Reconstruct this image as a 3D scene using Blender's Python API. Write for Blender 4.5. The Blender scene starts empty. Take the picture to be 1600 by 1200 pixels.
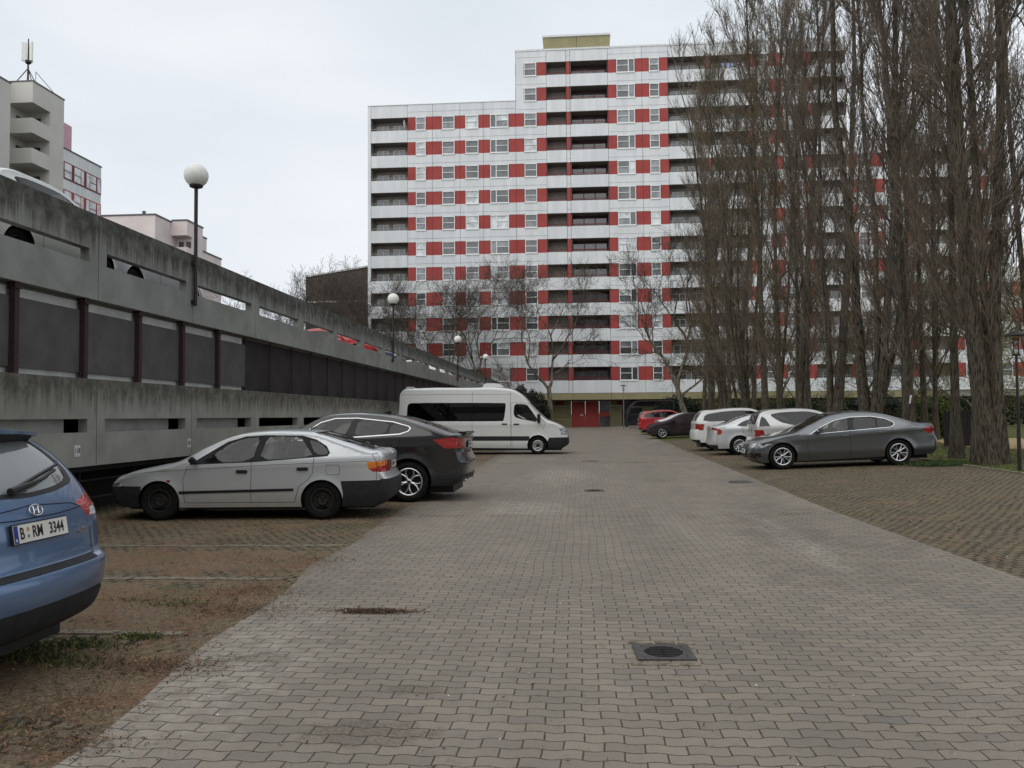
import bpy, bmesh, math, random
import numpy as np
from mathutils import Vector, Matrix
from mathutils.geometry import delaunay_2d_cdt

# ------------------------------------------------------------------ camera
SC = bpy.context.scene
COL = SC.collection
R = math.radians
PI = math.pi
def make_camera():
    psi, p, rho = R(4.6), R(2.2), R(.4)
    fw = Vector((-math.sin(psi)*math.cos(p), math.cos(psi)*math.cos(p), math.sin(p)))
    r0 = Vector((math.cos(psi), math.sin(psi), 0)); u0 = r0.cross(fw)
    r = r0*math.cos(rho)-u0*math.sin(rho); u = u0*math.cos(rho)+r0*math.sin(rho)
    cd = bpy.data.cameras.new('camera'); cd.sensor_width = 36; cd.lens = 36*1300/1600
    cd.clip_start = .1; cd.clip_end = 3000
    co = bpy.data.objects.new('camera', cd); COL.objects.link(co)
    m = Matrix((r, u, -fw)).transposed().to_4x4(); m.translation = (0, 0, 1.62)
    co.matrix_world = m
    SC.camera = co
make_camera()
SC.view_settings.view_transform = 'Standard'; SC.view_settings.look = 'None'
SC.view_settings.exposure = 0; SC.view_settings.gamma = 1
SC.render.film_transparent = False
try:
    SC.cycles.max_bounces = 8; SC.cycles.transparent_max_bounces = 12
    SC.cycles.glossy_bounces = 4; SC.cycles.diffuse_bounces = 4; SC.cycles.transmission_bounces = 6
    SC.cycles.use_denoising = True
except Exception: pass

# ------------------------------------------------------------------ sky and sun
SUN_EL, SUN_AZ = 42, 200           # azimuth the light comes from, clockwise from +Y
W = bpy.data.worlds.new('World'); SC.world = W; W.use_nodes = True
nt = W.node_tree; nt.nodes.clear()
out = nt.nodes.new('ShaderNodeOutputWorld'); bg = nt.nodes.new('ShaderNodeBackground')
sky = nt.nodes.new('ShaderNodeTexSky'); sky.sky_type = 'NISHITA'; sky.sun_disc = False
sky.sun_elevation = R(SUN_EL); sky.sun_rotation = R(SUN_AZ); sky.air_density = 1; sky.dust_density = 3
tc = nt.nodes.new('ShaderNodeTexCoord'); mp = nt.nodes.new('ShaderNodeMapping'); mp.inputs['Scale'].default_value = (1, 1, 3)
nz = nt.nodes.new('ShaderNodeTexNoise'); nz.inputs['Scale'].default_value = 1.6; nz.inputs['Detail'].default_value = 4
cr = nt.nodes.new('ShaderNodeValToRGB')
cr.color_ramp.elements[0].position = .36; cr.color_ramp.elements[0].color = (5.9, 6.4, 6.95, 1)
cr.color_ramp.elements[1].position = .66; cr.color_ramp.elements[1].color = (7.35, 7.65, 7.95, 1)
mx = nt.nodes.new('ShaderNodeMix'); mx.data_type = 'RGBA'; mx.inputs[0].default_value = .93
nt.links.new(tc.outputs['Generated'], mp.inputs[0]); nt.links.new(mp.outputs[0], nz.inputs['Vector'])
nt.links.new(nz.outputs[0], cr.inputs[0]); nt.links.new(sky.outputs[0], mx.inputs[6]); nt.links.new(cr.outputs[0], mx.inputs[7])
nt.links.new(mx.outputs[2], bg.inputs[0]); bg.inputs[1].default_value = .125
nt.links.new(bg.outputs[0], out.inputs[0])
sd = bpy.data.lights.new('sun', 'SUN'); sd.energy = 1.6; sd.angle = R(100); sd.color = (1, .97, .93)
so = bpy.data.objects.new('sun', sd); COL.objects.link(so)
az, el = R(SUN_AZ), R(SUN_EL)
dirv = Vector((math.sin(az)*math.cos(el), math.cos(az)*math.cos(el), math.sin(el)))
so.rotation_euler = dirv.to_track_quat('Z', 'Y').to_euler()

# ------------------------------------------------------------------ helpers
def gz(x, y): return .004*max(0, y-12)+.035*min(max(0, x-2), 10)

class MB:
    def __init__(s): s.v = []; s.f = []; s.m = []
    def add(s, vs, fs, m=0):
        b = len(s.v); s.v += [tuple(v) for v in vs]; s.f += [tuple(b+i for i in f) for f in fs]; s.m += [m]*len(fs); return s
    def box(s, x0, y0, z0, x1, y1, z1, m=0):
        return s.add([(x0, y0, z0), (x1, y0, z0), (x1, y1, z0), (x0, y1, z0), (x0, y0, z1), (x1, y0, z1), (x1, y1, z1), (x0, y1, z1)],
                     [(0, 3, 2, 1), (4, 5, 6, 7), (0, 1, 5, 4), (1, 2, 6, 5), (2, 3, 7, 6), (3, 0, 4, 7)], m)
    def tube(s, a, b, r0, r1=None, n=8, m=0, cap=True):
        r1 = r0 if r1 is None else r1
        a = Vector(a); b = Vector(b); d = (b-a).normalized()
        u = d.orthogonal().normalized(); w = d.cross(u)
        vs = [a+(u*math.cos(2*PI*i/n)+w*math.sin(2*PI*i/n))*r0 for i in range(n)]+[b+(u*math.cos(2*PI*i/n)+w*math.sin(2*PI*i/n))*r1 for i in range(n)]
        fs = [(i, (i+1) % n, n+(i+1) % n, n+i) for i in range(n)]
        if cap: fs += [tuple(range(n-1, -1, -1)), tuple(range(n, 2*n))]
        return s.add(vs, fs, m)
    def path(s, pts, r, n=6, m=0):
        for a, b in zip(pts[:-1], pts[1:]): s.tube(a, b, r, r, n, m)
        return s
    def lathe(s, prof, c=(0, 0, 0), axis='Z', n=24, m=0, close=False):
        vs = []
        for (r, h) in prof:
            for i in range(n):
                t = 2*PI*i/n; x, y = r*math.cos(t), r*math.sin(t)
                p = {'Z': (x, y, h), 'Y': (x, h, y), 'X': (h, x, y)}[axis]
                vs.append((p[0]+c[0], p[1]+c[1], p[2]+c[2]))
        fs = []; k = len(prof)
        for j in range(k-1 if not close else k):
            j2 = (j+1) % k
            for i in range(n): fs.append((j*n+i, j*n+(i+1) % n, j2*n+(i+1) % n, j2*n+i))
        return s.add(vs, fs, m)
    def prism(s, poly, z0, z1, axis='Y', m=0):
        """poly of 2D points extruded along an axis"""
        k = len(poly)
        def P(a, b, h): return {'Y': (a, h, b), 'Z': (a, b, h), 'X': (h, a, b)}[axis]
        vs = [P(a, b, z0) for a, b in poly]+[P(a, b, z1) for a, b in poly]
        fs = [tuple(range(k)), tuple(range(2*k-1, k-1, -1))]+[(i, k+i, k+(i+1) % k, (i+1) % k) for i in range(k)]
        return s.add(vs, fs, m)
    def mesh(s, name, mats, smooth=False, weld=0, bev=0):
        me = bpy.data.meshes.new(name); me.from_pydata(s.v, [], s.f)
        for m in (mats if isinstance(mats, (list, tuple)) else [mats]): me.materials.append(m)
        if s.m: me.polygons.foreach_set('material_index', s.m)
        bm = bmesh.new(); bm.from_mesh(me)
        if weld: bmesh.ops.remove_doubles(bm, verts=bm.verts, dist=weld)
        bmesh.ops.recalc_face_normals(bm, faces=bm.faces)
        if bev: bmesh.ops.bevel(bm, geom=bm.edges, offset=bev, segments=2, affect='EDGES')
        bm.to_mesh(me); bm.free()
        if smooth:
            me.polygons.foreach_set('use_smooth', [True]*len(me.polygons))
            if smooth != 'all':
                try: me.set_sharp_from_angle(angle=R(smooth if smooth is not True else 35))
                except Exception: pass
        return me
    def build(s, name, mats, parent=None, smooth=False, weld=0, bev=0, loc=None):
        return link(name, s.mesh(name, mats, smooth, weld, bev), parent, loc)

def link(name, me, parent=None, loc=None):
    o = bpy.data.objects.new(name, me); COL.objects.link(o)
    if parent: o.parent = parent
    if loc: o.location = loc
    return o
def empty(name, loc=(0, 0, 0), rz=0):
    o = bpy.data.objects.new(name, None); COL.objects.link(o); o.location = loc; o.rotation_euler = (0, 0, rz); o.empty_display_size = .2
    return o
def tag(o, label=None, cat=None, group=None, kind=None):
    if label: o['label'] = label
    if cat: o['category'] = cat
    if group: o['group'] = group
    if kind: o['kind'] = kind
    return o
def struct(o): o['kind'] = 'structure'; return o
def kids(o): return [c for c in COL.objects if c.parent == o]
KID = {}
def copy_tree(o, parent=None):
    c = o.copy(); COL.objects.link(c); c.parent = parent
    for ch in list(o.children): copy_tree(ch, c)
    return c
def npmesh(name, V, F, mats, smooth=False):
    me = bpy.data.meshes.new(name); V = np.asarray(V, np.float32); F = np.asarray(F, np.int32); k = F.shape[1]
    me.vertices.add(len(V)); me.vertices.foreach_set('co', V.ravel())
    me.loops.add(F.size); me.loops.foreach_set('vertex_index', F.ravel())
    me.polygons.add(len(F)); me.polygons.foreach_set('loop_start', np.arange(0, F.size, k, dtype=np.int32))
    try: me.polygons.foreach_set('loop_total', np.full(len(F), k, np.int32))
    except Exception: pass
    if smooth: me.polygons.foreach_set('use_smooth', np.ones(len(F), bool))
    for m in (mats if isinstance(mats, (list, tuple)) else [mats]): me.materials.append(m)
    me.update(); me.validate()
    return me

# ------------------------------------------------------------------ material helpers
class N:
    def __init__(s, name):
        s.mat = bpy.data.materials.new(name); s.mat.use_nodes = True; s.t = s.mat.node_tree; s.t.nodes.clear()
        s.o = s.t.nodes.new('ShaderNodeOutputMaterial'); s.b = s.t.nodes.new('ShaderNodeBsdfPrincipled')
        s.t.links.new(s.b.outputs[0], s.o.inputs[0])
    def put(s, sock, v):
        if isinstance(v, bpy.types.NodeSocket): s.t.links.new(v, sock)
        elif v is not None:
            if sock.type == 'RGBA' and not hasattr(v, '__len__'): v = (v, v, v, 1)
            if sock.type == 'RGBA' and len(v) == 3: v = (*v, 1)
            sock.default_value = v
    def m(s, op, a, b=None, c=None, clamp=False):
        n = s.t.nodes.new('ShaderNodeMath'); n.operation = op; n.use_clamp = clamp
        s.put(n.inputs[0], a)
        if b is not None: s.put(n.inputs[1], b)
        if c is not None: s.put(n.inputs[2], c)
        return n.outputs[0]
    def pos(s):
        return s.t.nodes.new('ShaderNodeNewGeometry').outputs['Position']
    def objc(s):
        return s.t.nodes.new('ShaderNodeTexCoord').outputs['Object']
    def xyz(s, v):
        n = s.t.nodes.new('ShaderNodeSeparateXYZ'); s.put(n.inputs[0], v); return n.outputs
    def vec(s, x, y, z):
        n = s.t.nodes.new('ShaderNodeCombineXYZ'); s.put(n.inputs[0], x); s.put(n.inputs[1], y); s.put(n.inputs[2], z); return n.outputs[0]
    def scale(s, v, sc):
        n = s.t.nodes.new('ShaderNodeVectorMath'); n.operation = 'MULTIPLY'; s.put(n.inputs[0], v); n.inputs[1].default_value = sc; return n.outputs[0]
    def noise(s, v, sc=5, det=4, rough=.55, dist=0):
        n = s.t.nodes.new('ShaderNodeTexNoise'); s.put(n.inputs['Vector'], v)
        n.inputs['Scale'].default_value = sc; n.inputs['Detail'].default_value = det; n.inputs['Roughness'].default_value = rough; n.inputs['Distortion'].default_value = dist
        return n.outputs[0]
    def wn(s, v):
        n = s.t.nodes.new('ShaderNodeTexWhiteNoise'); n.noise_dimensions = '3D'; s.put(n.inputs[0], v); return n.outputs[0]
    def vor(s, v, sc=5, out='Distance'):
        n = s.t.nodes.new('ShaderNodeTexVoronoi'); s.put(n.inputs['Vector'], v); n.inputs['Scale'].default_value = sc; return n.outputs[out]
    def ss(s, v, a, b, lo=0., hi=1.):
        n = s.t.nodes.new('ShaderNodeMapRange'); n.interpolation_type = 'SMOOTHSTEP'; s.put(n.inputs[0], v)
        s.put(n.inputs[1], a); s.put(n.inputs[2], b); s.put(n.inputs[3], lo); s.put(n.inputs[4], hi); return n.outputs[0]
    def mix(s, f, a, b, mode='MIX'):
        n = s.t.nodes.new('ShaderNodeMix'); n.data_type = 'RGBA'; n.blend_type = mode
        s.put(n.inputs[0], f); s.put(n.inputs[6], a); s.put(n.inputs[7], b); return n.outputs[2]
    def bump(s, h, st=.3, d=.02):
        n = s.t.nodes.new('ShaderNodeBump'); s.put(n.inputs['Height'], h); n.inputs['Strength'].default_value = st; n.inputs['Distance'].default_value = d
        s.t.links.new(n.outputs[0], s.b.inputs['Normal']); return n
    def set(s, **k):
        nm = dict(color='Base Color', rough='Roughness', metal='Metallic', spec='Specular IOR Level', alpha='Alpha', coat='Coat Weight', coatr='Coat Roughness', trans='Transmission Weight', ior='IOR', emis='Emission Color', emstr='Emission Strength')
        for a, v in k.items(): s.put(s.b.inputs[nm[a]], v)
        return s
def sr(r, g, b):
    f = lambda c: (c/255/12.92 if c/255 <= .04045 else ((c/255+.055)/1.055)**2.4)
    return (f(r), f(g), f(b))
def simple(name, col, rough=.7, metal=0, var=.12, sc=6, bump=0, bsc=60, spec=.4, coat=0):
    n = N(name); p = n.objc(); f = n.noise(p, sc, 5)
    d = tuple(c*(1-var) for c in col); l = tuple(min(1, c*(1+var)) for c in col)
    n.set(color=n.mix(n.ss(f, .3, .7), d, l), rough=rough, metal=metal, spec=spec, coat=coat)
    if bump: n.bump(n.noise(p, bsc, 3), bump, .01)
    return n.mat

def mat_paver():
    n = N('paver'); P = n.pos(); x, y, z = n.xyz(P)
    w = n.noise(P, .5, 2)
    xw = n.m('ADD', x, n.m('MULTIPLY', n.m('SUBTRACT', w, .5), .12)); yw = n.m('ADD', y, n.m('MULTIPLY', n.m('SUBTRACT', n.noise(P, .33, 2), .5), .22))
    wig = n.m('MULTIPLY', n.m('SINE', n.m('MULTIPLY', xw, 2*PI/.2)), .0105)
    v = n.m('DIVIDE', n.m('ADD', yw, wig), .111); row = n.m('FLOOR', v); fv = n.m('FRACT', v)
    u = n.m('ADD', n.m('DIVIDE', xw, .2), n.m('MULTIPLY', n.m('MODULO', row, 2), .5)); cu = n.m('FLOOR', u); fu = n.m('FRACT', u)
    du = n.m('MULTIPLY', n.m('MINIMUM', fu, n.m('SUBTRACT', 1, fu)), .2)
    dv = n.m('MULTIPLY', n.m('MINIMUM', fv, n.m('SUBTRACT', 1, fv)), .111)
    jit = n.m('MULTIPLY', n.noise(P, 28, 3), .0068)
    band = n.m('MAXIMUM', n.ss(n.m('ABSOLUTE', n.m('SUBTRACT', yw, 13.45)), .30, .05), n.m('MULTIPLY', n.ss(n.m('ABSOLUTE', n.m('SUBTRACT', yw, 27.6)), .6, .1), 1.4))
    d = n.m('SUBTRACT', n.m('SUBTRACT', n.m('MINIMUM', du, dv), jit), n.m('MULTIPLY', n.m('MULTIPLY', band, n.ss(n.noise(P, 2.5, 3), .40, .6)), .009))
    body = n.ss(d, -.0022, .0028)
    rnd = n.wn(n.vec(cu, row, 0)); rnd2 = n.wn(n.vec(cu, row, 3))
    c = n.mix(rnd, sr(140, 131, 118), sr(158, 147, 132))
    c = n.mix(n.m('MULTIPLY', n.ss(rnd2, .62, 1), .4), c, sr(118, 113, 110))
    big = n.noise(n.scale(P, (1, .35, 1)), .8, 5, .6)
    c = n.mix(n.ss(big, .35, .7), n.mix(.26, c, sr(92, 86, 78)), n.mix(.22, c, sr(158, 148, 136)))
    # pale tyre wear in long bands
    lane = n.noise(n.vec(n.m('MULTIPLY', x, 1.3), n.m('MULTIPLY', y, .10), 0), 1.2, 4)
    c = n.mix(n.m('MULTIPLY', n.ss(lane, .56, .72), .38), c, sr(168, 158, 148))
    fine = n.noise(P, 170, 3, .7); c = n.mix(n.ss(fine, .38, .68), n.mix(.46, c, sr(66, 60, 52)), c)
    c = n.mix(n.m('MULTIPLY', n.ss(n.noise(P, 14, 6, .75), .5, .72), .35), c, sr(96, 88, 76))
    spk = n.ss(n.noise(P, 60, 2, .6), .72, .76); c = n.mix(n.m('MULTIPLY', spk, .7), c, sr(190, 182, 172))
    # moss and dirt in patches
    def patch(cx, cy, rx, ry, e=.35):
        dx = n.m('DIVIDE', n.m('SUBTRACT', x, cx), rx); dy = n.m('DIVIDE', n.m('SUBTRACT', y, cy), ry)
        r = n.m('SQRT', n.m('ADD', n.m('MULTIPLY', dx, dx), n.m('MULTIPLY', dy, dy)))
        return n.ss(n.m('ADD', r, n.m('MULTIPLY', n.m('SUBTRACT', n.noise(P, 9, 5, .7), .5), 1.6)), 1.0, 1-e)
    pm = n.m('MAXIMUM', patch(-1.1, 4.25, .42, .20), patch(-1.0, 4.95, .2, .12))
    pm = n.m('MAXIMUM', pm, patch(-2.2, 5.5, .4, .16))
    c = n.mix(n.m('MULTIPLY', n.m('MULTIPLY', pm, n.ss(n.noise(P, 45, 4, .8), .38, .58)), .6), c, sr(76, 64, 48))
    c = n.mix(n.m('MULTIPLY', patch(-1.72, 6.88, .38, .13, .6), .85), c, sr(88, 58, 42))
    def streakp(cx, cy, rx, ry):
        dx = n.m('DIVIDE', n.m('SUBTRACT', x, cx), rx); dy = n.m('DIVIDE', n.m('SUBTRACT', y, cy), ry)
        return n.ss(n.m('ADD', n.m('SQRT', n.m('ADD', n.m('MULTIPLY', dx, dx), n.m('MULTIPLY', dy, dy))), n.m('MULTIPLY', n.m('SUBTRACT', n.noise(n.scale(P, (3, 1.2, 1)), 1.4, 5, .7), .5), 1.8)), 1.1, .3)
    wear = n.m('MAXIMUM', n.m('MAXIMUM', streakp(2.7, 10.8, .28, 3.2), streakp(-.9, 14.6, .9, 1.6)), n.m('MAXIMUM', streakp(-.5, 22, 1.0, 3.5), streakp(-2.3, 5.2, .7, 2.2)))
    c = n.mix(n.m('MULTIPLY', n.m('MULTIPLY', wear, n.ss(n.noise(P, 7, 6, .75), .38, .62)), .42), c, sr(176, 168, 156))
    dark_right = n.ss(n.m('ADD', n.noise(n.scale(P, (1, .5, 1)), .55, 5, .65), n.m('MULTIPLY', x, .03)), .58, .72); c = n.mix(n.m('MULTIPLY', dark_right, .30), c, sr(88, 84, 78))  # darker noisy patches, denser towards the right
    edge = n.ss(n.m('ADD', n.m('ADD', x, n.m('MULTIPLY', n.noise(P, 2.2, 6, .72), 1.9)), 1.95), .22, -.22)
    c = n.mix(n.m('MULTIPLY', edge, .5), c, sr(96, 84, 68))
    jc = n.mix(n.noise(P, 3), sr(40, 33, 27), sr(72, 64, 50))
    c = n.mix(body, jc, c)
    n.set(color=c, rough=n.ss(big, .2, .8, .62, .85), spec=.35)
    h = n.m('ADD', n.m('ADD', n.m('MULTIPLY', body, .9), n.m('MULTIPLY', rnd2, .35)), n.m('MULTIPLY', fine, .22))
    n.bump(h, .6, .007)
    return n.mat

def mat_grid(name, lit, tilt):
    """grass-grid stone of the parking bays, more or less covered in litter"""
    n = N(name); P = n.pos(); x, y, z = n.xyz(P)
    xw = n.m('ADD', x, n.m('MULTIPLY', n.noise(P, .8, 3), .22)); yw = n.m('ADD', y, n.m('MULTIPLY', n.noise(P, .6, 3), .26))
    v = n.m('DIVIDE', yw, .115); row = n.m('FLOOR', v); fv = n.m('FRACT', v)
    u = n.m('ADD', n.m('DIVIDE', xw, .15), n.m('MULTIPLY', n.m('MODULO', row, 2), .5)); cu = n.m('FLOOR', u); fu = n.m('FRACT', u)
    rnd = n.wn(n.vec(cu, row, 0))
    a = n.m('SUBTRACT', fu, .5); b = n.m('SUBTRACT', fv, .5)
    r = n.m('MAXIMUM', n.m('MULTIPLY', n.m('ABSOLUTE', a), 1.15), n.m('ABSOLUTE', b))
    r = n.m('ADD', n.m('ADD', r, n.m('MULTIPLY', n.m('SUBTRACT', n.noise(P, 26, 4, .7), .5), .42)), n.m('MULTIPLY', rnd, .10))
    stone = n.ss(r, .56, .38)
    sc_ = n.mix(rnd, sr(126, 117, 101), sr(152, 142, 124))
    soil = n.mix(n.ss(n.noise(P, 2.5, 5, .6), .4, .6), sr(62, 50, 36), sr(84, 78, 50))
    c = n.mix(n.m('MULTIPLY', stone, .62), soil, sc_)
    f = n.noise(P, 110, 5, .8); c = n.mix(n.ss(f, .3, .7), n.mix(.45, c, sr(46, 36, 26)), c)
    big = n.noise(P, .5, 5, .6); mid = n.noise(P, 5, 6, .75)
    yb_ = n.m('ADD', y, n.m('MULTIPLY', n.m('SUBTRACT', n.noise(P, 1.1, 4), .5), .9)); bandl = n.m('MULTIPLY', n.ss(yb_, 10.9, 10.4), n.m('MULTIPLY', n.ss(x, -2.0, -3.6), n.ss(n.m('SINE', n.m('MULTIPLY', n.m('SUBTRACT', yb_, 8.75), 2.98)), -.8, .4)))
    big = n.m('ADD', big, n.m('MULTIPLY', bandl, .22))
    lf = n.ss(n.m('ADD', big, n.m('MULTIPLY', n.m('SUBTRACT', mid, .5), .9)), .58-lit, .66-lit)
    lc = n.mix(n.ss(n.noise(P, 60, 4, .8), .4, .62), sr(88, 74, 58), sr(144, 125, 101))
    lc = n.mix(n.ss(n.noise(P, 1.7, 4), .45, .62), lc, n.mix(n.ss(n.noise(P, 70, 3, .8), .4, .6), sr(88, 68, 53), sr(142, 112, 90)))
    c = n.mix(n.m('MULTIPLY', lf, .84), c, lc)
    gm = n.ss(n.m('ADD', n.noise(P, 1.1, 4), n.m('MULTIPLY', n.m('SUBTRACT', n.noise(P, 22, 4), .5), .5)), .60, .72)
    c = n.mix(n.m('MULTIPLY', gm, .42), c, sr(80, 84, 50))
    n.set(color=c, rough=.9, spec=.2)
    n.bump(n.m('ADD', n.m('MULTIPLY', stone, .6), n.m('MULTIPLY', f, .8)), .7, .012)
    return n.mat

def mat_dirt(name, a, b, g, gp, sc=1.2):
    n = N(name); P = n.pos()
    f = n.noise(P, sc, 6, .65); f2 = n.noise(P, 90, 4, .75)
    c = n.mix(n.ss(f2, .3, .7), a, b)
    c = n.mix(n.ss(n.m('ADD', f, n.m('MULTIPLY', n.m('SUBTRACT', n.noise(P, 16, 4), .5), .5)), .5+gp, .62+gp), c, n.mix(n.ss(n.noise(P, 40, 3), .3, .7), g, tuple(c_*1.7 for c_ in g)))
    n.set(color=c, rough=.95, spec=.15); n.bump(n.m('ADD', f2, n.m('MULTIPLY', n.noise(P, 12, 4), 1.5)), .8, .03)
    return n.mat

def mat_concrete(name, base, dark, top, zt):
    """weathered concrete: mould along the exposed top edge, runs below it"""
    n = N(name); P = n.pos(); O = n.objc(); ox, oy, oz = n.xyz(O)
    rp = n.t.nodes.new('ShaderNodeObjectInfo').outputs['Random']
    c = n.mix(n.ss(n.noise(P, 1.3, 6, .6), .3, .7), tuple(k*.78 for k in base), tuple(k*1.14 for k in base))
    c = n.mix(n.m('MULTIPLY', rp, .25), c, tuple(k*.75 for k in base))
    streak = n.noise(n.scale(P, (7, 7, .55)), 1, 5, .6)
    streak2 = n.noise(n.scale(P, (28, 28, .9)), 1, 3, .6)
    t = n.m('ADD', oz, n.m('ADD', n.m('MULTIPLY', n.m('SUBTRACT', streak, .5), 1.1), n.m('MULTIPLY', n.m('SUBTRACT', streak2, .5), .5)))
    mold = n.ss(t, zt-.22, zt+.25)
    patchy = n.ss(n.noise(P, 3.5, 6, .7), .32, .62)
    c = n.mix(n.m('MULTIPLY', n.m('MULTIPLY', mold, n.m('ADD', n.m('MULTIPLY', patchy, .5), .5)), top), c, dark)
    c = n.mix(n.m('MULTIPLY', n.ss(n.noise(n.scale(P, (3, 3, .8)), 2.2, 6, .75), .62, .72), .55), c, tuple(k*.4 for k in base))
    g = n.noise(P, 55, 4, .7); c = n.mix(n.ss(g, .25, .75), n.mix(.16, c, (.02, .02, .02)), c)
    hole = n.ss(n.vor(P, 9), .05, .03); c = n.mix(n.m('MULTIPLY', hole, .5), c, tuple(k*.45 for k in base))
    n.set(color=c, rough=.9, spec=.25); n.bump(n.m('ADD', g, n.m('MULTIPLY', hole, -1)), .35, .006)
    return n.mat

def mat_glass(name, tint=.25, col=(.02, .025, .03), rough=.02, dust_sheen=.0, f0=.045):
    n = N(name)
    tr = n.t.nodes.new('ShaderNodeBsdfTransparent'); tr.inputs[0].default_value = (tint, tint*1.02, tint*1.0, 1)
    n.set(color=col, rough=rough, spec=.6, ior=1.5)
    gl = n.t.nodes.new('ShaderNodeBsdfGlossy'); gl.inputs['Roughness'].default_value = rough; gl.inputs[0].default_value = (1, 1, 1, 1)
    geo = n.t.nodes.new('ShaderNodeNewGeometry'); dt = n.t.nodes.new('ShaderNodeVectorMath'); dt.operation = 'DOT_PRODUCT'
    n.t.links.new(geo.outputs['Incoming'], dt.inputs[0]); n.t.links.new(geo.outputs['Normal'], dt.inputs[1])
    ca = n.m('ABSOLUTE', dt.outputs['Value']); fr = n.m('ADD', n.m('MULTIPLY', n.m('POWER', n.m('SUBTRACT', 1, ca), 4.5), .93), f0, clamp=True)
    m1 = n.t.nodes.new('ShaderNodeMixShader'); n.t.links.new(fr, m1.inputs[0]); n.t.links.new(tr.outputs[0], m1.inputs[1]); n.t.links.new(gl.outputs[0], m1.inputs[2])
    df = n.t.nodes.new('ShaderNodeBsdfDiffuse'); df.inputs[0].default_value = (.42, .44, .44, 1); m2 = n.t.nodes.new('ShaderNodeMixShader'); m2.inputs[0].default_value = dust_sheen
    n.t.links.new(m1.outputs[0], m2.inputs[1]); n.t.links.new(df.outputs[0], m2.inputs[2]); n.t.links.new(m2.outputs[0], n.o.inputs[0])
    return n.mat

def mat_paint(name, col, flake=0., rough=.28, dirt=.12, metal=.0):
    n = N(name); P = n.objc(); x, y, z = n.xyz(P)
    c = n.mix(n.ss(n.noise(P, 500, 2), .4, .6), tuple(k*(1-flake) for k in col), tuple(min(1, k*(1+flake)) for k in col))
    d = n.m('MULTIPLY', n.ss(n.m('ADD', z, n.m('MULTIPLY', n.noise(P, 6, 5, .7), .45)), .85, .25), dirt*2.2)
    d = n.m('ADD', d, n.m('MULTIPLY', n.ss(n.noise(P, 3.5, 6, .75), .45, .7), dirt), clamp=True)
    c = n.mix(d, c, sr(112, 102, 90))
    geo = n.t.nodes.new('ShaderNodeNewGeometry')
    c = n.mix(geo.outputs['Backfacing'], c, (.03, .03, .03))
    n.set(color=c, rough=n.m('ADD', n.m('MULTIPLY', d, .5), rough), metal=metal, spec=.5, coat=.8, coatr=.06)
    return n.mat
MT = {}
MT['paver'] = mat_paver()
MT['grid_l'] = mat_grid('grid_stone_littered', .10, 0)
MT['grid_r'] = mat_grid('grid_stone', -.01, 0)
MT['soil'] = mat_dirt('soil_grass', sr(66, 52, 38), sr(96, 82, 60), sr(56, 62, 34), 0)
MT['lawn'] = mat_dirt('lawn', sr(72, 66, 42), sr(100, 92, 60), sr(78, 88, 44), -.06)
MT['sand'] = mat_dirt('sand', sr(158, 136, 100), sr(190, 168, 128), sr(130, 110, 78), .12)
MT['conc_up'] = mat_concrete('parapet_concrete', sr(146, 147, 143), sr(58, 56, 48), .9, .97)
MT['conc_lo'] = mat_concrete('lower_parapet_concrete', sr(148, 147, 139), sr(66, 62, 52), .85, 1.05)
MT['conc'] = mat_concrete('plain_concrete', sr(110, 110, 106), sr(60, 58, 52), .1, 9)
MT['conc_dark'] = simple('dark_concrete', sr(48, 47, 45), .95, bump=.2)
MT['kerb'] = simple('kerb_stone', sr(116, 107, 92), .9, var=.45, sc=14, bump=.4)
MT['red_post'] = simple('oxide_red_steel', sr(54, 35, 35), .6, var=.3, sc=20)
MT['dark_steel'] = simple('dark_steel', sr(42, 34, 36), .5, var=.2)
MT['zinc'] = simple('galvanised_steel', sr(130, 132, 132), .5, metal=.6, var=.2)
MT['black'] = simple('black_plastic', (.012, .012, .013), .5, var=.15, bump=.1, bsc=300)
MT['blackdull'] = simple('dull_black_plastic', (.015, .0155, .017), .75, var=.3, sc=12, bump=.15, bsc=200)
MT['rubber'] = simple('rubber', (.011, .0105, .010), .85, var=.35, sc=14, bump=.2, bsc=80, spec=.15)
MT['gap'] = simple('gap_dark', (.004, .004, .004), 1, var=0)
MT['white_board'] = simple('white_board', sr(196, 196, 194), .7, var=.12, sc=3)
MT['globe'] = simple('opal_globe', sr(226, 226, 220), .35, var=.04)
# ------------------------------------------------------------------ ground
def sheet(name, xs, ys, off, mat, edge=None):
    """a sheet following the ground; grid lines on the breaks of slope keep it exactly planar per cell"""
    V = []; F = []
    for j, y in enumerate(ys):
        row = xs if edge is None else edge(y)
        for x in row: V.append((x, y, gz(x, y)+off))
    k = len(xs)
    for j in range(len(ys)-1):
        for i in range(k-1): F.append((j*k+i, j*k+i+1, (j+1)*k+i+1, (j+1)*k+i))
    return struct(link(name, MB().add(V, F).mesh(name, mat)))
sheet('ground', [-400, -60, -8.9, 2, 7, 12, 60, 400], [-60, -5, 12, 40, 90, 160, 600], -.02, MT['soil'])
def road_edge(y):
    l = np.interp(y, [-6, 4, 9, 14, 33, 72, 76, 92], [-2.3, -2.5, -2.9, -3.08, -3.2, -3.4, -7.5, -7.5]) + .05*math.sin(y*1.9)*(y < 12)
    r = np.interp(y, [-6, 8, 14, 44, 66, 72, 92], [4.1, 4.1, 4.0, 4.45, 4.6, 6.5, 6.5])
    return [l, -.5, 2, r]
sheet('road', [0]*4, [-6]+[i*.5 for i in range(-6, 24)]+[12, 14, 20, 26, 33, 44, 60, 66, 72, 76, 86, 94], 0, MT['paver'], road_edge)
sheet('parking_strip', [-8.9, -5, -2.2], [-6, 12, 33, 72], -.006, MT['grid_l'])
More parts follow.
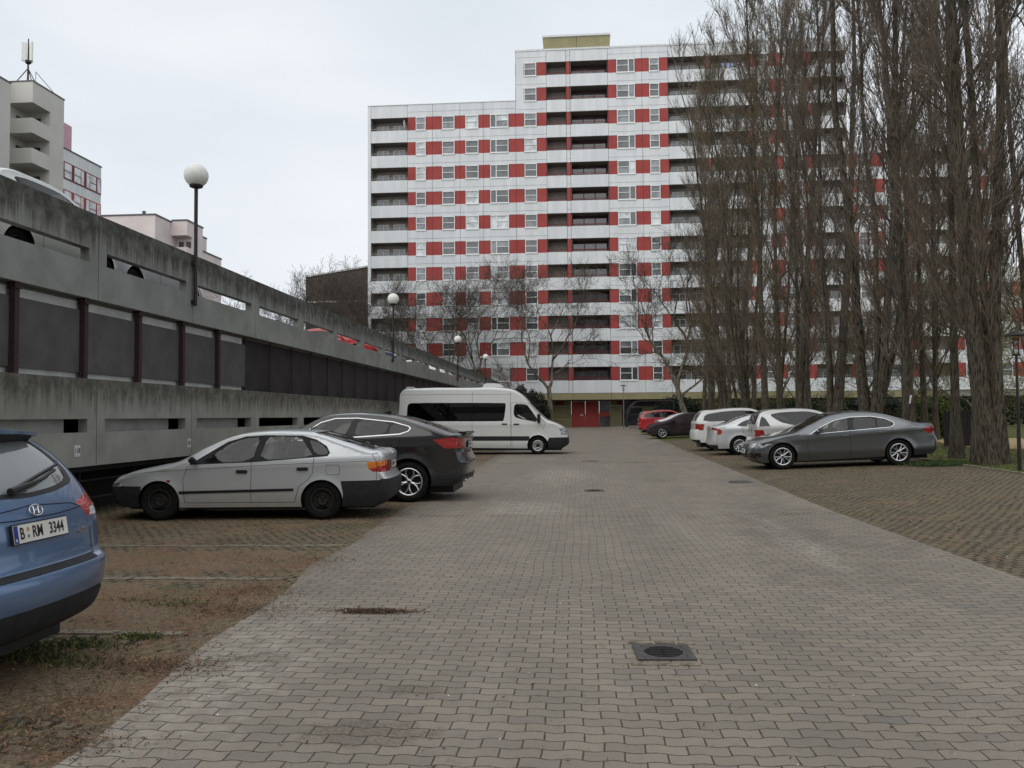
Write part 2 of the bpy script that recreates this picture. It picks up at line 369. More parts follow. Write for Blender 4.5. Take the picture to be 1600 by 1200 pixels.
sheet('parking_bay', [3.9, 6, 9.5], [-6, 12, 33, 46], -.006, MT['grid_r'])
sheet('lawn', [9.62, 12, 40, 120], [-6, 12, 33, 60, 88], -.006, MT['lawn'])
sheet('verge', [4.2, 9.5], [46, 60, 70], -.006, MT['lawn'])
def blob_sheet(name, cx, cy, rx, ry, off, mat, seed):
    rnd = random.Random(seed); n = 40; V = [(cx, cy, gz(cx, cy)+off)]
    ph = [rnd.uniform(0, 6) for _ in range(5)]
    for i in range(n):
        t = 2*PI*i/n; k = 1+.08*math.sin(3*t+ph[0])+.06*math.sin(5*t+ph[1])+.03*math.sin(9*t+ph[2])
        x, y = cx+rx*k*math.cos(t), cy+ry*k*math.sin(t); V.append((x, y, gz(x, y)+off))
    return struct(link(name, MB().add(V, [(0, i+1, (i+1) % n+1) for i in range(n)]).mesh(name, mat)))
blob_sheet('sand', 21, 32, 7.6, 7.5, .004, MT['sand'], 3)
# kerb of the right bays, bay markers on the left
def kerb(x0, y0, x1, y1, w=.09, h=.03, nm='kerb', wob=.0, step=1.0, mat='kerb', seed=1):
    rnd = random.Random(seed); b = MB(); L = math.hypot(x1-x0, y1-y0); n = max(1, round(L/step)); ux, uy = (x1-x0)/L, (y1-y0)/L
    for i in range(n):
        a0, a1 = i*L/n+.004, (i+1)*L/n-.004; o = rnd.uniform(-wob, wob); hh = h+rnd.uniform(-.004, .004)
        pts = [(x0+ux*a-uy*(s*w/2+o), y0+uy*a+ux*(s*w/2+o)) for a, s in ((a0, -1), (a1, -1), (a1, 1), (a0, 1))]
        V = [(x, y, gz(x, y)-.1) for x, y in pts]+[(x, y, gz(x, y)+hh) for x, y in pts]
        b.add(V, [(0, 3, 2, 1), (4, 5, 6, 7), (0, 1, 5, 4), (1, 2, 6, 5), (2, 3, 7, 6), (3, 0, 4, 7)])
    return struct(b.build(nm, MT[mat]))
kerb(9.54, 5, 9.54, 46, .08, .035, seed=2)
for i, yy in enumerate((6.12, 8.2, 10.33)): kerb(-7.6, yy-.1, -3.0, yy+.02, .11, .003, wob=.018, step=.5, seed=5+i)
kerb(4.5, 40.6, 9.5, 40.6, .12, .02, seed=9)

# ------------------------------------------------------------------ parking garage
PX = -8.0; PL = 3.4; PY0 = 13.25-3.4*4; NP = 24
garage = tag(empty('parking_garage', (PX, PY0, 0)), 'long two-storey concrete parking deck with slotted parapets and dark mesh screens', 'parking garage')
GO = Vector((PX, PY0, 0))
def panel_mesh(name, h, s0, s1, ya, yb, mats, th=.16):
    b = MB(); L = PL-.02
    ys = [.01, ya, yb, L+.01]; zs = [0, s0, s1, h]
    for side, x in ((0, 0.), (1, -th)):
        for i in range(3):
            for j in range(3):
                if i == 1 and j == 1: continue
                b.add([(x, ys[i], zs[j]), (x, ys[i+1], zs[j]), (x, ys[i+1], zs[j+1]), (x, ys[i], zs[j+1])], [(0, 1, 2, 3)])
    for (y0, z0, y1, z1) in ((ys[0], 0, ys[3], 0), (ys[0], h, ys[3], h), (ys[0], 0, ys[0], h), (ys[3], 0, ys[3], h), (ya, s0, yb, s0), (ya, s1, yb, s1), (ya, s0, ya, s1), (yb, s0, yb, s1)):
        b.add([(0, y0, z0), (0, y1, z1), (-th, y1, z1), (-th, y0, z0)], [(0, 1, 2, 3)])
    return b.mesh(name, mats, weld=.0005)
ZU0, ZL0 = 3.6, .85
up = panel_mesh('parapet_panel', 1.43, .60, .83, .24, 3.14, MT['conc_up'])
lo = panel_mesh('parapet_panel', 1.43, .55, .77, .24, 3.14, MT['conc_lo'])
for k in range(NP):
    if k < NP: link('parapet_panel', up, garage, (0, k*PL, ZU0))
    link('parapet_panel', lo, garage, (0, k*PL, ZL0))
LEN = NP*PL
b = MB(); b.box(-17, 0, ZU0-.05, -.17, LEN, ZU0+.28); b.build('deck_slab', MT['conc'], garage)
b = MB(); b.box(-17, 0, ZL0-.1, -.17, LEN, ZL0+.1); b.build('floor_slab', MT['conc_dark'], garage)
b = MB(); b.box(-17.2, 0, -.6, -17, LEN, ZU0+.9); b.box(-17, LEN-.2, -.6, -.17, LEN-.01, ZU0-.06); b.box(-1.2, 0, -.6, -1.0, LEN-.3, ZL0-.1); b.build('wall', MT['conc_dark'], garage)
b = MB()
for z in (.28, .58): b.tube((-.3, 0, z), (-.3, 30, z), .018, n=6)
for k in range(0, 18): b.box(-.33, k*1.7, -.1, -.29, k*1.7+.04, .84)
b.build('railing', MT['dark_steel'], garage)
# screens: boards, mesh and posts up to Y = 19.6, open bays with thin posts beyond
SCR = 19.62-PY0
b = MB(); b.box(-.2, -.0, 3.41, -.18, SCR, 3.6); b.box(-.2, 0, 2.27, -.18, SCR, 2.40); b.build('white_board', MT['white_board'], garage)
b = MB()
for k in range(0, 6): b.box(-.26, k*PL+.3, ZL0+.5, -.22, k*PL+2.85, ZL0+.84)
b.build('slot_board', simple('grey_board', sr(158, 157, 152), .8, var=.15, sc=3), garage)
def mat_mesh():
    n = N('wire_screen'); P = n.pos(); x, y, z = n.xyz(P)
    c = n.mix(n.ss(n.noise(P, 2.5, 5), .3, .7), sr(80, 78, 78), sr(90, 88, 88))
    band = n.ss(z, 3.3, 3.4); c = n.mix(n.m('MULTIPLY', band, 0), c, sr(90, 90, 90))
    n.set(color=c, rough=.8, spec=.2); n.bump(n.noise(n.scale(P, (1, 60, 60)), 2, 2), .2, .01); return n.mat
MT['mesh'] = mat_mesh()
k0 = (12.98-PY0) % 1.69
posts = [k0+1.69*i for i in range(60) if k0+1.69*i < LEN-.5]
sm = MB(); sm.box(-.14, .05, 2.38, -.12, 1.64, 3.40); sm = sm.mesh('screen_panel', MT['mesh'])
sd_ = MB(); sd_.box(-.14, .01, 2.2, -.12, 1.68, 3.62); sd_ = sd_.mesh('screen_panel', simple('dark_screen', sr(40, 34, 36), .7, var=.3, sc=2))
pm = MB(); pm.box(-.10, -.05, 2.2, -.0, .05, 3.62); pm.box(-.12, -.055, 3.5, .03, .055, 3.53); pm = pm.mesh('post', MT['red_post'])
tm = MB(); tm.box(-.12, -.012, 2.1, -.09, .012, 3.62); tm = tm.mesh('post', MT['red_post'])
for y in posts:
    if y < SCR+.1:
        link('post', pm, garage, (-.03, y, 0))
        if y < SCR-.5: link('screen_panel', sm, garage, (0, y, 0))
    else:
        link('post', tm, garage, (-.05, y, 0)); link('screen_panel', sd_, garage, (-.1, y, 0))
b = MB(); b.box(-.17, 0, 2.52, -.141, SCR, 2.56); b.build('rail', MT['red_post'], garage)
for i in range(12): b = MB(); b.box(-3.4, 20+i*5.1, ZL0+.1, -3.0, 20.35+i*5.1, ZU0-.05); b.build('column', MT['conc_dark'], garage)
b = b
for y, tx in ((12.72-PY0, '118'), (16.55-PY0, '83')):
    b = MB(); b.box(0, y-.075, 1.02, .006, y+.075, 1.2); s = b.build('number_plate', simple('plate_white', sr(196, 196, 192), .6, var=.1), garage)

# writing
def text_mesh(txt, size, mat, name='lettering', ext=.002, bold=.0, sx=1.):
    cu = bpy.data.curves.new(name, 'FONT'); cu.body = txt; cu.size = size; cu.extrude = ext; cu.offset = bold
    cu.align_x = 'CENTER'; cu.align_y = 'CENTER'; cu.resolution_u = 3
    o = bpy.data.objects.new(name, cu); COL.objects.link(o)
    bpy.context.view_layer.update()
    me = bpy.data.meshes.new_from_object(o.evaluated_get(bpy.context.evaluated_depsgraph_get())); bpy.data.objects.remove(o)
    me.transform(Matrix.Diagonal((sx, 1, 1, 1))); me.name = name
    me.materials.clear(); me.materials.append(mat); return me
MT['ink'] = simple('black_ink', (.01, .01, .01), .5, var=0)
for y, tx in ((12.72-PY0, '118'), (16.55-PY0, '83')):
    me = text_mesh(tx, .115, MT['ink'], sx=.8); o = link('lettering', me, garage, (.0078, y, 1.11)); o.rotation_euler = (PI/2, 0, PI/2)

# ------------------------------------------------------------------ globe lamps on the parapet
def globe_lamp(y, label):
    t = tag(empty('globe_lamp', (PX+.075, y, 3.95)), label, 'street lamp', 'globe lamps along the parking deck')
    b = MB(); b.tube((0, 0, 0), (0, 0, 2.5), .038, .038, 12); b.box(-.08, -.05, .05, .0, .05, .12); b.box(-.08, -.05, .85, .0, .05, .92); b.build('pole', MT['dark_steel'], t, smooth=True)
    b = MB(); b.lathe([(.0, 2.47), (.05, 2.46), (.13, 2.49), (.14, 2.53), (.12, 2.56)], n=20); b.build('collar', MT['dark_steel'], t, smooth=True)
    b = MB(); b.lathe([(.245*math.sin(PI*i/20), 2.735-.245*math.cos(PI*i/20)) for i in range(1, 21)], n=32); b.build('globe', MT['globe'], t, smooth='all')
globe_lamp(16.62, 'tall white globe lamp nearest on the concrete parapet, largest of the four globes')
globe_lamp(35.1, 'white globe lamp on the parapet above the second span, second largest of four')
globe_lamp(54.2, 'small white globe lamp third along the parapet, between the second globe and the last')
globe_lamp(70.6, 'smallest white globe lamp at the far end of the parapet before a bare tree')

# ------------------------------------------------------------------ main apartment block
BY = 91.0
MT['facade'] = (lambda n: (lambda P: (n.set(color=n.mix(n.ss(n.noise(n.scale(P, (1.6, 1.6, .25)), 1, 6, .65), .3, .75), sr(204, 207, 209), sr(220, 222, 223)), rough=.7, spec=.3), n.mat)[1])(n.pos()))(N('facade_white'))
MT['facade_red'] = (lambda n: (lambda P: (n.set(color=n.mix(n.ss(n.noise(P, .6, 6, .6), .3, .7), sr(146, 58, 55), sr(160, 68, 63)), rough=.6, spec=.3), n.mat)[1])(n.pos()))(N('facade_red'))
MT['beige'] = simple('beige_cladding', sr(142, 135, 102), .7, var=.08, sc=1)
MT['olive'] = simple('olive_render', sr(122, 118, 86), .8, var=.1, sc=1)
MT['loggia'] = simple('loggia_render', sr(138, 132, 127), .9, var=.1, sc=2)
MT['red_dk'] = simple('dark_red_frame', sr(112, 30, 36), .6)
MT['frame'] = simple('window_frame_white', sr(226, 228, 228), .5, var=.04)
MT['coping'] = simple('coping_light', sr(206, 208, 208), .6)
def mat_pane(name, body, curtain=None, seed=0):
    n = N(name); P = n.pos()
    c = n.mix(n.ss(n.noise(P, 1.3, 3), .35, .65), body, tuple(k*1.8+.004 for k in body))
    n.set(color=c, rough=.06, spec=.9); n.bump(n.noise(P, .7, 1), .05, .05); return n.mat
MT['pane_dk'] = mat_pane('pane_dark', (.045, .048, .052))
MT['pane_md'] = mat_pane('pane_mid', (.12, .13, .14))
MT['pane_lt'] = mat_pane('pane_net_curtain', (.36, .38, .39))
FL = 2.83
def ztop(k): return 6.91+FL*k
block = tag(empty('apartment_block', (-23.44, BY, 0)), 'tall white apartment block with red panels between its windows, closing the end of the road', 'apartment building')
def absbuild(b, name, mats, parent, **k):
    pl = parent.matrix_world.translation if False else parent.location
    par = parent
    off = Vector((0, 0, 0))
    while par is not None: off += par.location; par = par.parent
    b.v = [(v[0]-off.x, v[1]-off.y, v[2]-off.z) for v in b.v]
    return b.build(name, mats, parent, **k)
# sections: x0, x1, top storey index
XL, XH, XR1, XR2, XR3 = -23.44, -6.70, 29.0, 44.5, 62.0
def topk(x): return 10 if x < XH else 12 if x < XR1 else 8 if x < XR2 else 3
ROOF = {10: 36.62, 12: 42.15, 8: 30.95, 3: 16.8}
# columns: (x0, x1, kind) kinds: s solid strip, w window, r red, l loggia
cols = [(-23.44, -23.06, 's'), (-23.06, -18.9, 'l'),
        (-18.87, -17.97, 'r'), (-17.97, -16.8, 'w'), (-16.8, -15.0, 'r'), (-15.0, -13.54, 'w'), (-13.54, -12.37, 'r'), (-12.37, -10.86, 'w'), (-10.86, -9.6, 'r'),
        (-9.6, -7.5, 'W'), (-7.5, -5.78, 'r'), (-5.78, -4.36, 'w'), (-4.36, -3.30, 'r'),
        (-3.26, -1.10, 'l'), (-1.08, -.68, 'r'), (-.60, 3.48, 'd'), (3.52, 4.44, 'r'), (4.44, 6.47, 'V'), (6.47, 8.0, 'r'), (8.0, 9.12, 'w'), (9.12, 10.04, 'r'),
        (10.08, 14.24, 'l'), (14.26, 14.58, 'r'), (14.60, 18.72, 'l'), (18.75, 19.70, 'r'), (19.70, 20.84, 'w'), (20.84, 22.32, 'r'), (22.32, 24.3, 'W'), (24.3, 25.4, 'r'), (25.45, 29.0, 'l')]
x = 29.0
for rep in range(3):
    for w_, kd in ((1.0, 'r'), (1.3, 'w'), (1.5, 'r'), (2.0, 'W'), (1.4, 'r'), (3.4, 'l')):
        if x+w_ < XR3: cols.append((x+.02, x+w_-.02, kd)); x += w_
joints = [-23.06, -18.89, -16.06, -12.96, -10.34, -6.70, -3.28, -1.09, -.66, 3.5, 7.23, 10.06, 14.25, 14.59, 18.73, 21.6, 25.42, 29.0, 31.2, 34.8, 39.6, 44.5, 48.1, 52.0]
isl = lambda kd: kd in 'ld'
# core volume behind the facade
b = MB()
for (x0, x1, kt) in ((XL, XH, 10), (XH, XR1, 12), (XR1, XR2, 8), (XR2, XR3, 3)):
    b.box(x0+.01, BY+1.5, 3.4, x1-.01, BY+13, ROOF[kt]-.15)
    b.box(x0+.01, BY+.25, ztop(kt)+.03, x1-.01, BY+1.5, ROOF[kt]-.15)
for (x0, x1, kd) in cols:
    if not isl(kd):
        for p, q in (((x0, XH), (XH, x1)) if x0 < XH < x1 else ((x0, x1),)): b.box(p, BY+.16, 3.4, q, BY+1.5, ztop(topk((p+q)/2))+.03)
for (x0, x1, kd) in cols:      # loggia floors
    if isl(kd):
        for k in range(-1, topk((x0+x1)/2)+1): b.box(x0, BY+.16, ztop(k)+.0, x1, BY+1.5, ztop(k)+.2)
        b.box(x0, BY+.16, 3.4, x1, BY+1.5, ztop(-1)-.0)
        for xx in (x0-.05, x1-.02): b.box(xx, BY+.16, 4.04, xx+.07, BY+1.5, ztop(topk((x0+x1)/2)))
b.box(XL, BY+.5, -.5, -4.2, BY+13, 3.4)
absbuild(b, 'core', MT['loggia'], block)
# white cladding
b = MB(); g = .018
edges = sorted(set([XL]+joints+[XR3]))
for j0, j1 in zip(edges[:-1], edges[1:]):
    xm = (j0+j1)/2; kt = topk(xm); kd = next((c[2] for c in cols if c[0]-.1 <= xm <= c[1]+.1), 's')
    wid = j1-j0
    if isl(kd):
        b.box(j0+g, BY+.02, ztop(kt)+.0, j1-g, BY+.16, ROOF[kt])
        for k in range(0, kt+1):
            b.box(j0+g, BY, (ztop(k-1)+.02 if k else 4.07), j1-g, BY+.16, ztop(k)-1.46)
    elif kd == 's' and wid < .6:
        b.box(j0+g, BY, 4.06, j1-g, BY+.16, ROOF[kt])
    else:
        b.box(j0+g, BY, ztop(kt)+.60, j1-g, BY+.16, ROOF[kt])
        b.box(j0+g, BY, ztop(kt), j1-g, BY+.16, ztop(kt)+.57)
        for k in range(0, kt+1):
            zb = ztop(k)-1.5
            if k: b.box(j0+g, BY, zb-.92, j1-g, BY+.16, zb); b.box(j0+g, BY, ztop(k-1), j1-g, BY+.16, zb-.95)
            else: b.box(j0+g, BY, 4.07, j1-g, BY+.16, zb)
for (x0, x1, kt) in ((XL, XH, 10), (XH, XR1, 12)):
    pass
# white corner strip of the high part above the low roof
b.box(-6.66, BY+.001, ztop(11)-1.5+.0, -5.80, BY+.15, ztop(11)); b.box(-6.66, BY+.001, ztop(12)-1.5, -5.80, BY+.15, ztop(12))
absbuild(b, 'cladding', MT['facade'], block)
b = MB(); b.box(XL+.02, BY+.10, 4.0, -18.9, BY+.155, 4.05)
for (x0, x1, kd) in cols:
    pass
for j in joints:
    kt = max(topk(j-.1), topk(j+.1)); b.box(j-g, BY+.12, 4.07, j+g, BY+.158, ROOF[kt]-.05)
absbuild(b, 'joint_backing', MT['gap'], block)
# sides of the block
b = MB()
b.box(XL, BY+.17, 4.0, XL+.009, BY+13, ROOF[10]); b.box(XH-.012, BY+.17, ROOF[10]-.1, XH+.009, BY+13, ROOF[12]); b.box(XR1-.009, BY+.17, ROOF[8]-.1, XR1+.012, BY+13, ROOF[12])
absbuild(b, 'gable', MT['facade'], block)
b = MB()
for (x0, x1, kt) in ((XL, XH, 10), (XH, XR1, 12), (XR1, XR2, 8), (XR2, XR3, 3)):
    b.box(x0-.06*(kt != 10)-.0, BY-.05, ROOF[kt]+.001, x1, BY+13.1, ROOF[kt]+(.06 if kt == 10 else .2))
absbuild(b, 'roof_edge', MT['coping'], block)
# red panels: the largest as parts, the rest as one mass
def red_cells():
    for (x0, x1, kd) in cols:
        if kd != 'r': continue
        for k in range(topk((x0+x1)/2)+1):
            if abs(x0+7.5) < .01 and k > 10: continue
            yield x0, x1, k
cells = sorted(red_cells(), key=lambda c_: (c_[0] > 10.2, -(c_[1]-c_[0])))
rc = {}; rest = MB()
def red_box(b, x0, x1, zb, ox=0., oz=0., oy=0.):
    js = [j for j in joints if x0+.1 < j < x1-.1]; xs = [x0]+js+[x1]
    for p, q in zip(xs[:-1], xs[1:]): b.box(p+.012-ox, BY+.03-oy, zb-1.496-oz, q-.012-ox, BY+.15-oy, zb-.004-oz)
for i, (x0, x1, k) in enumerate(cells):
    if i < 100:
        if x0 not in rc: b = MB(); red_box(b, x0, x1, 0, x0, 0, BY); rc[x0] = b.mesh('red_panel', MT['facade_red'])
        link('red_panel', rc[x0], block, (x0-XL, 0, ztop(k)))
    else: red_box(rest, x0, x1, ztop(k))
absbuild(rest, 'red_panel', MT['facade_red'], block)['kind'] = 'stuff'
# windows
def win_mesh(w, h, kind):
    b = MB(); f = .075; d0, d1 = -.05, .10
    def bar(x0, z0, x1, z1, dd=0): b.box(x0, d0+dd, z0, x1, d1, z1)
    bar(0, 0, f, h); bar(w-f, 0, w, h); bar(f, 0, w-f, f+.02); bar(f, h-f, w-f, h)
    if kind == 'w': bar(f, h*.50, w-f, h*.50+.07, .01); 
    if kind == 'W': bar(w*.30, f+.02, w*.30+.09, h-f, .008); bar(w*.30+.09, h*.52, w-f, h*.52+.06, .01)
    if kind == 'V': bar(w*.64, f+.02, w*.64+.09, h-f, .008); bar(f, h*.52, w*.64, h*.52+.06, .01)
    b.box(-.04, -.09, -.05, w+.04, -.0, .0)
    return b.mesh('window', MT['frame'])
def pane_mesh(w, h, kind, var):
    b = MB(); f = .06
    def q(x0, z0, x1, z1, m): b.box(x0, .045, z0, x1, .06, z1, m)
    mats = [MT['pane_dk'], MT['pane_md'], MT['pane_lt']]
    a = {0: (0, 0, 0), 1: (1, 0, 1), 2: (2, 2, 2), 3: (2, 1, 0), 4: (0, 1, 2), 5: (1, 1, 1)}[var]
    if kind == 'w': q(f, f, w-f, h*.52, a[0]); q(f, h*.52, w-f, h-f, a[1])
    else:
        s = w*(.32 if kind == 'W' else .66)
        q(f, f, s, h-f, a[0]) if kind == 'W' else (q(f, f, s, h*.54, a[1]), q(f, h*.54, s, h-f, a[0]))
        if kind == 'W': q(s, f, w-f, h*.54, a[1]); q(s, h*.54, w-f, h-f, a[2])
        else: q(s, f, w-f, h-f, a[2])
    return b.mesh('pane', mats)
rw = random.Random(11); wcache = {}; nwin = 0; far = []
far = MB()
for (x0, x1, kd) in cols:
    if kd not in 'wWV': continue
    w_ = x1-x0-.06; key = (round(w_, 2), kd)
    if key not in wcache: wcache[key] = (win_mesh(w_, 1.5, kd), [pane_mesh(w_, 1.5, kd, v) for v in range(6)])
    fm, pms = wcache[key]
    for k in range(topk((x0+x1)/2)+1):
        if kd == 'W' and abs(x0+9.6) < .01 and k > 10: continue
        var = rw.choice([0, 0, 5, 1, 2, 3, 4, 2])
        if x0 < 21.5:
            o = link('window', fm, block, (x0+.03-XL, 0, ztop(k)-1.52)); link('pane', pms[var], o)
        else:
            far.box(x0+.03, BY-.05, ztop(k)-1.52, x0+.12, BY+.09, ztop(k)); far.box(x1-.12, BY-.05, ztop(k)-1.52, x1-.03, BY+.09, ztop(k))
            far.box(x0+.12, BY-.05, ztop(k)-1.52, x1-.12, BY+.09, ztop(k)-1.42); far.box(x0+.12, BY-.05, ztop(k)-.1, x1-.12, BY+.09, ztop(k))
            far.box(x0+.12, BY-.04, ztop(k)-.8, x1-.12, BY+.08, ztop(k)-.73); far.box(x0+.1, BY+.05, ztop(k)-1.5, x1-.1, BY+.06, ztop(k)-.02, 1)
fw_ = absbuild(far, 'window', [MT['frame'], MT['pane_dk']], block); fw_['kind'] = 'stuff'
# loggias: railing, back wall with window and door
MT['loggia_dk'] = simple('loggia_dark_wall', sr(64, 44, 44), .8, var=.2)
def loggia_mesh(w, kind):
    b = MB(); h = FL
    # back wall recessed 1.45 m
    wm = 1 if kind == 'd' else 0
    b.box(0, 1.40, -1.3, w, 1.45, 1.42, wm)
    mats = [MT['loggia'], MT['loggia_dk'], MT['pane_dk'], MT['frame'], MT['red_dk']]
    if kind == 'n': return b.mesh('balcony', mats)
    if kind == 'l':
        for i in range(2 if w > 3 else 1):
            xo = w*(.10+.45*i); b.box(xo, 1.37, -.4, xo+w*.30, 1.40, .95, 2)
            for xx in (xo-.05, xo+w*.15, xo+w*.30): b.box(xx, 1.35, -.45, xx+.05, 1.371, 1.0, 3)
            b.box(xo, 1.35, .95, xo+w*.3, 1.371, 1.0, 3)
    else:
        n = 3
        for i in range(n):
            xo = .15+i*(w-.3)/n; b.box(xo, 1.37, -1.0, xo+(w-.3)/n-.1, 1.40, 1.1, 2)
            b.box(xo-.08, 1.34, -1.2, xo-.0, 1.371, 1.2, 4)
        b.box(.1, 1.34, .42, w-.1, 1.371, .48, 4)
    return b.mesh('balcony', mats)
def rail_mesh(w, m):
    b = MB(); b.box(0, 0, .22, w, .04, .27)
    n = max(2, round(w/1.3))
    for i in range(n+1): b.box(i*(w-.03)/n, .005, 0, i*(w-.03)/n+.03, .035, .22)
    b.box(0, .09, .02, w, .11, .05)
    return b.mesh('railing', MT[m])
lc = {}
for (x0, x1, kd) in cols:
    if not isl(kd): continue
    w_ = x1-x0; kind = 'd' if kd == 'd' else ('n' if w_ < 3 else 'l'); key = (round(w_, 2), kind)
    if key not in lc: lc[key] = (loggia_mesh(w_, kind), rail_mesh(w_, 'red_dk' if kind != 'l' else 'zinc'))
    for k in range(topk((x0+x1)/2)+1):
        if x0 > 29 and k < 2: continue
        o = link('balcony', lc[key][0], block, (x0-XL, .03, ztop(k)-1.46)); link('railing', lc[key][1], o, (0, .02, .005))
# clutter seen on the balconies
b = MB(); b.lathe([(0, 0), (.2, .01), (.38, .06), (.45, .12)], n=20, axis='X'); dish = b.build('satellite_dish', MT['globe'], None, smooth='all', loc=(-19.3, BY-.12, ztop(10)-.75))
tag(dish, 'white satellite dish on the top left balcony of the apartment block', 'satellite dish')
b = MB()
for i in range(10):
    xx = 15.6+i*.27; hgt = .55+.15*math.sin(i*2.1)
    b.box(xx, BY-.02, ztop(12)-1.05-hgt*.6, xx+.25, BY-.005, ztop(12)-.95, i % 2)
lau = b.build('laundry', [simple('blue_cloth', sr(92, 120, 178), .9), simple('white_cloth', sr(206, 208, 220), .9)])
tag(lau, 'blue and white laundry hanging on a top storey balcony behind the poplars', 'laundry')
# penthouse
b = MB(); b.box(-3.6, BY+.6, 42.0, .1, BY+7, 43.9); b.box(.13, BY+.6, 42.0, 3.8, BY+7, 43.9); absbuild(b, 'penthouse', MT['beige'], block)
b = MB(); b.box(-3.68, BY+.5, 43.9, 3.88, BY+7.1, 44.12); absbuild(b, 'penthouse_roof', MT['coping'], block)
# base storey
b = MB()
for p, q in ((-6.0, -3.3), (-3.27, -.68), (-.65, 3.5), (3.53, 10.05), (10.08, 18.7), (18.73, 29), (29.03, 38)): b.box(p, BY-.06, 3.34, q, BY+.3, 4.04)
absbuild(b, 'fascia', MT['beige'], block)
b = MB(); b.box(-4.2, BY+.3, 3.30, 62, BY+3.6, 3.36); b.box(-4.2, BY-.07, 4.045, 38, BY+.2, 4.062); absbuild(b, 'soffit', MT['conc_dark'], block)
b = MB()
FY = BY+2.6
b.box(-4.2, FY, .2, -3.81, FY+.3, 3.3); b.box(-3.8, FY-.02, .2, -.88, FY+.3, 1.2); b.box(-3.8, FY-.02, 1.23, -.88, FY+.3, 2.68)
b.box(-3.8, FY+.05, 2.72, -.88, FY+.3, 3.3); b.box(3.45, FY-.02, .2, 4.75, FY+.3, 2.68); b.box(3.45, FY+.05, 2.72, 4.75, FY+.3, 3.3)
absbuild(b, 'base_wall', MT['olive'], block)
for q_ in ((7.0, FY-.02, .2, 9.2, FY+.3, 2.6), (16, FY, .2, 30, FY+.3, 3.3), (36, FY, .2, 62, FY+.3, 3.3)): b = MB(); b.box(*q_); absbuild(b, 'base_wall', MT['olive'], block)
b = MB(); b.box(4.76, FY+1.0, .2, 36, FY+1.1, 3.3); b.box(2.25, FY+.1, .2, 3.44, FY+.2, 3.3); absbuild(b, 'base_glazing', MT['pane_dk'], block)
b = MB(); b.box(-3.84, FY-.06, 2.68, -.88, FY, 2.72); b.box(3.45, FY-.06, 2.68, 4.8, FY, 2.72); b.box(5.5, FY-.06, 2.5, 7, FY, 2.56); b.box(16, FY-.06, 2.6, 34, FY, 2.8)
absbuild(b, 'ledge', MT['coping'], block)
for q_ in ((-2.7, FY-.03, 2.78, -1.7, FY+.04, 3.2), (4.2, FY-.03, 2.78, 4.9, FY+.04, 3.2), (9.4, FY, .3, 10.4, FY+.2, 3.0), (30.5, FY, .3, 35.5, FY+.2, 2.6)): b = MB(); b.box(*q_); absbuild(b, 'small_window', MT['red_dk'], block)
b = MB(); b.box(-.86, FY-.03, .33, .68, FY+.1, 3.22); b.box(.70, FY-.03, .33, 2.22, FY+.1, 3.22); b.box(2.24, FY-.02, 1.5, 3.42, FY+.09, 2.05)
door = absbuild(b, 'door', MT['facade_red'], block)
b = MB(); b.box(.12, FY-.05, 1.62, .42, FY-.03, 1.72); absbuild(b, 'sign', MT['frame'], block)
b = MB(); b.box(.5, FY-.07, 1.35, .56, FY-.03, 1.5); absbuild(b, 'handle', MT['zinc'], block)
struct(kerb(-4, BY+1.0, 8, BY+1.0, .3, .01, nm='path', seed=8))

# ------------------------------------------------------------------ unseen house added behind the viewpoint for the car windows to mirror
MT['grey_render'] = simple('grey_render', sr(206, 204, 198), .85, var=.1, sc=.5)
rear = tag(empty('added_reflected_house', (0, -48, 0)), 'plain grey apartment house added unseen behind the viewpoint for the car windows to reflect', 'apartment building')
b = MB(); b.box(-45, -14, 0, 50, 0, 36); b.build('wall', MT['grey_render'], rear)
b = MB()
for k in range(12): b.box(-44, .01, 1.4+k*2.9, 49, .08, 2.3+k*2.9)
b.build('window_band', MT['pane_dk'], rear)
b = MB(); b.box(-45.2, -14.2, 36, 50.2, .3, 36.4); b.build('roof', MT['conc_dark'], rear)
# ------------------------------------------------------------------ buildings on the left
MT['cream'] = simple('cream_render', sr(196, 194, 187), .85, var=.06, sc=.3)
MT['pinkish'] = simple('pale_pink_render', sr(212, 201, 198), .85, var=.07, sc=.3)
MT['pink'] = simple('pink_render', sr(200, 160, 172), .8)
MT['metal_dk'] = simple('dark_coping', sr(84, 82, 84), .6)
tw = tag(empty('tower_block', (-48.5, 66.9, 0)), 'grey cream tower with stacked corner balconies and an antenna on its roof', 'apartment building')
A = -48.5
b = MB()
b.box(A-14, 40, 0, A, 66.9, 30.5); b.box(A-14, 66.9, 0, A-2.4, 69.8, 31.9); b.box(A-14, 69.8, 0, A-2.4, 74.35, 31.9)
b.box(A-2.4, 72.3, 0, A, 74.35, 31.9)
b.box(A-2.4, 66.9, 0, A-.0, 72.3, 3)
absbuild(b, 'wall', MT['cream'], tw)
b = MB(); b.box(A-14.05, 39.9, 30.5, A+.05, 66.95, 30.62); b.box(A-14.05, 66.96, 31.9, A-2.35, 69.74, 32.0); b.box(A-14.05, 69.75, 31.9, A+.06, 74.4, 32.0); absbuild(b, 'roof_edge', MT['metal_dk'], tw)
b = MB(); b.box(A-2.4, 69.8, 30.0, A, 72.3, 31.9)
absbuild(b, 'lintel', MT['cream'], tw)
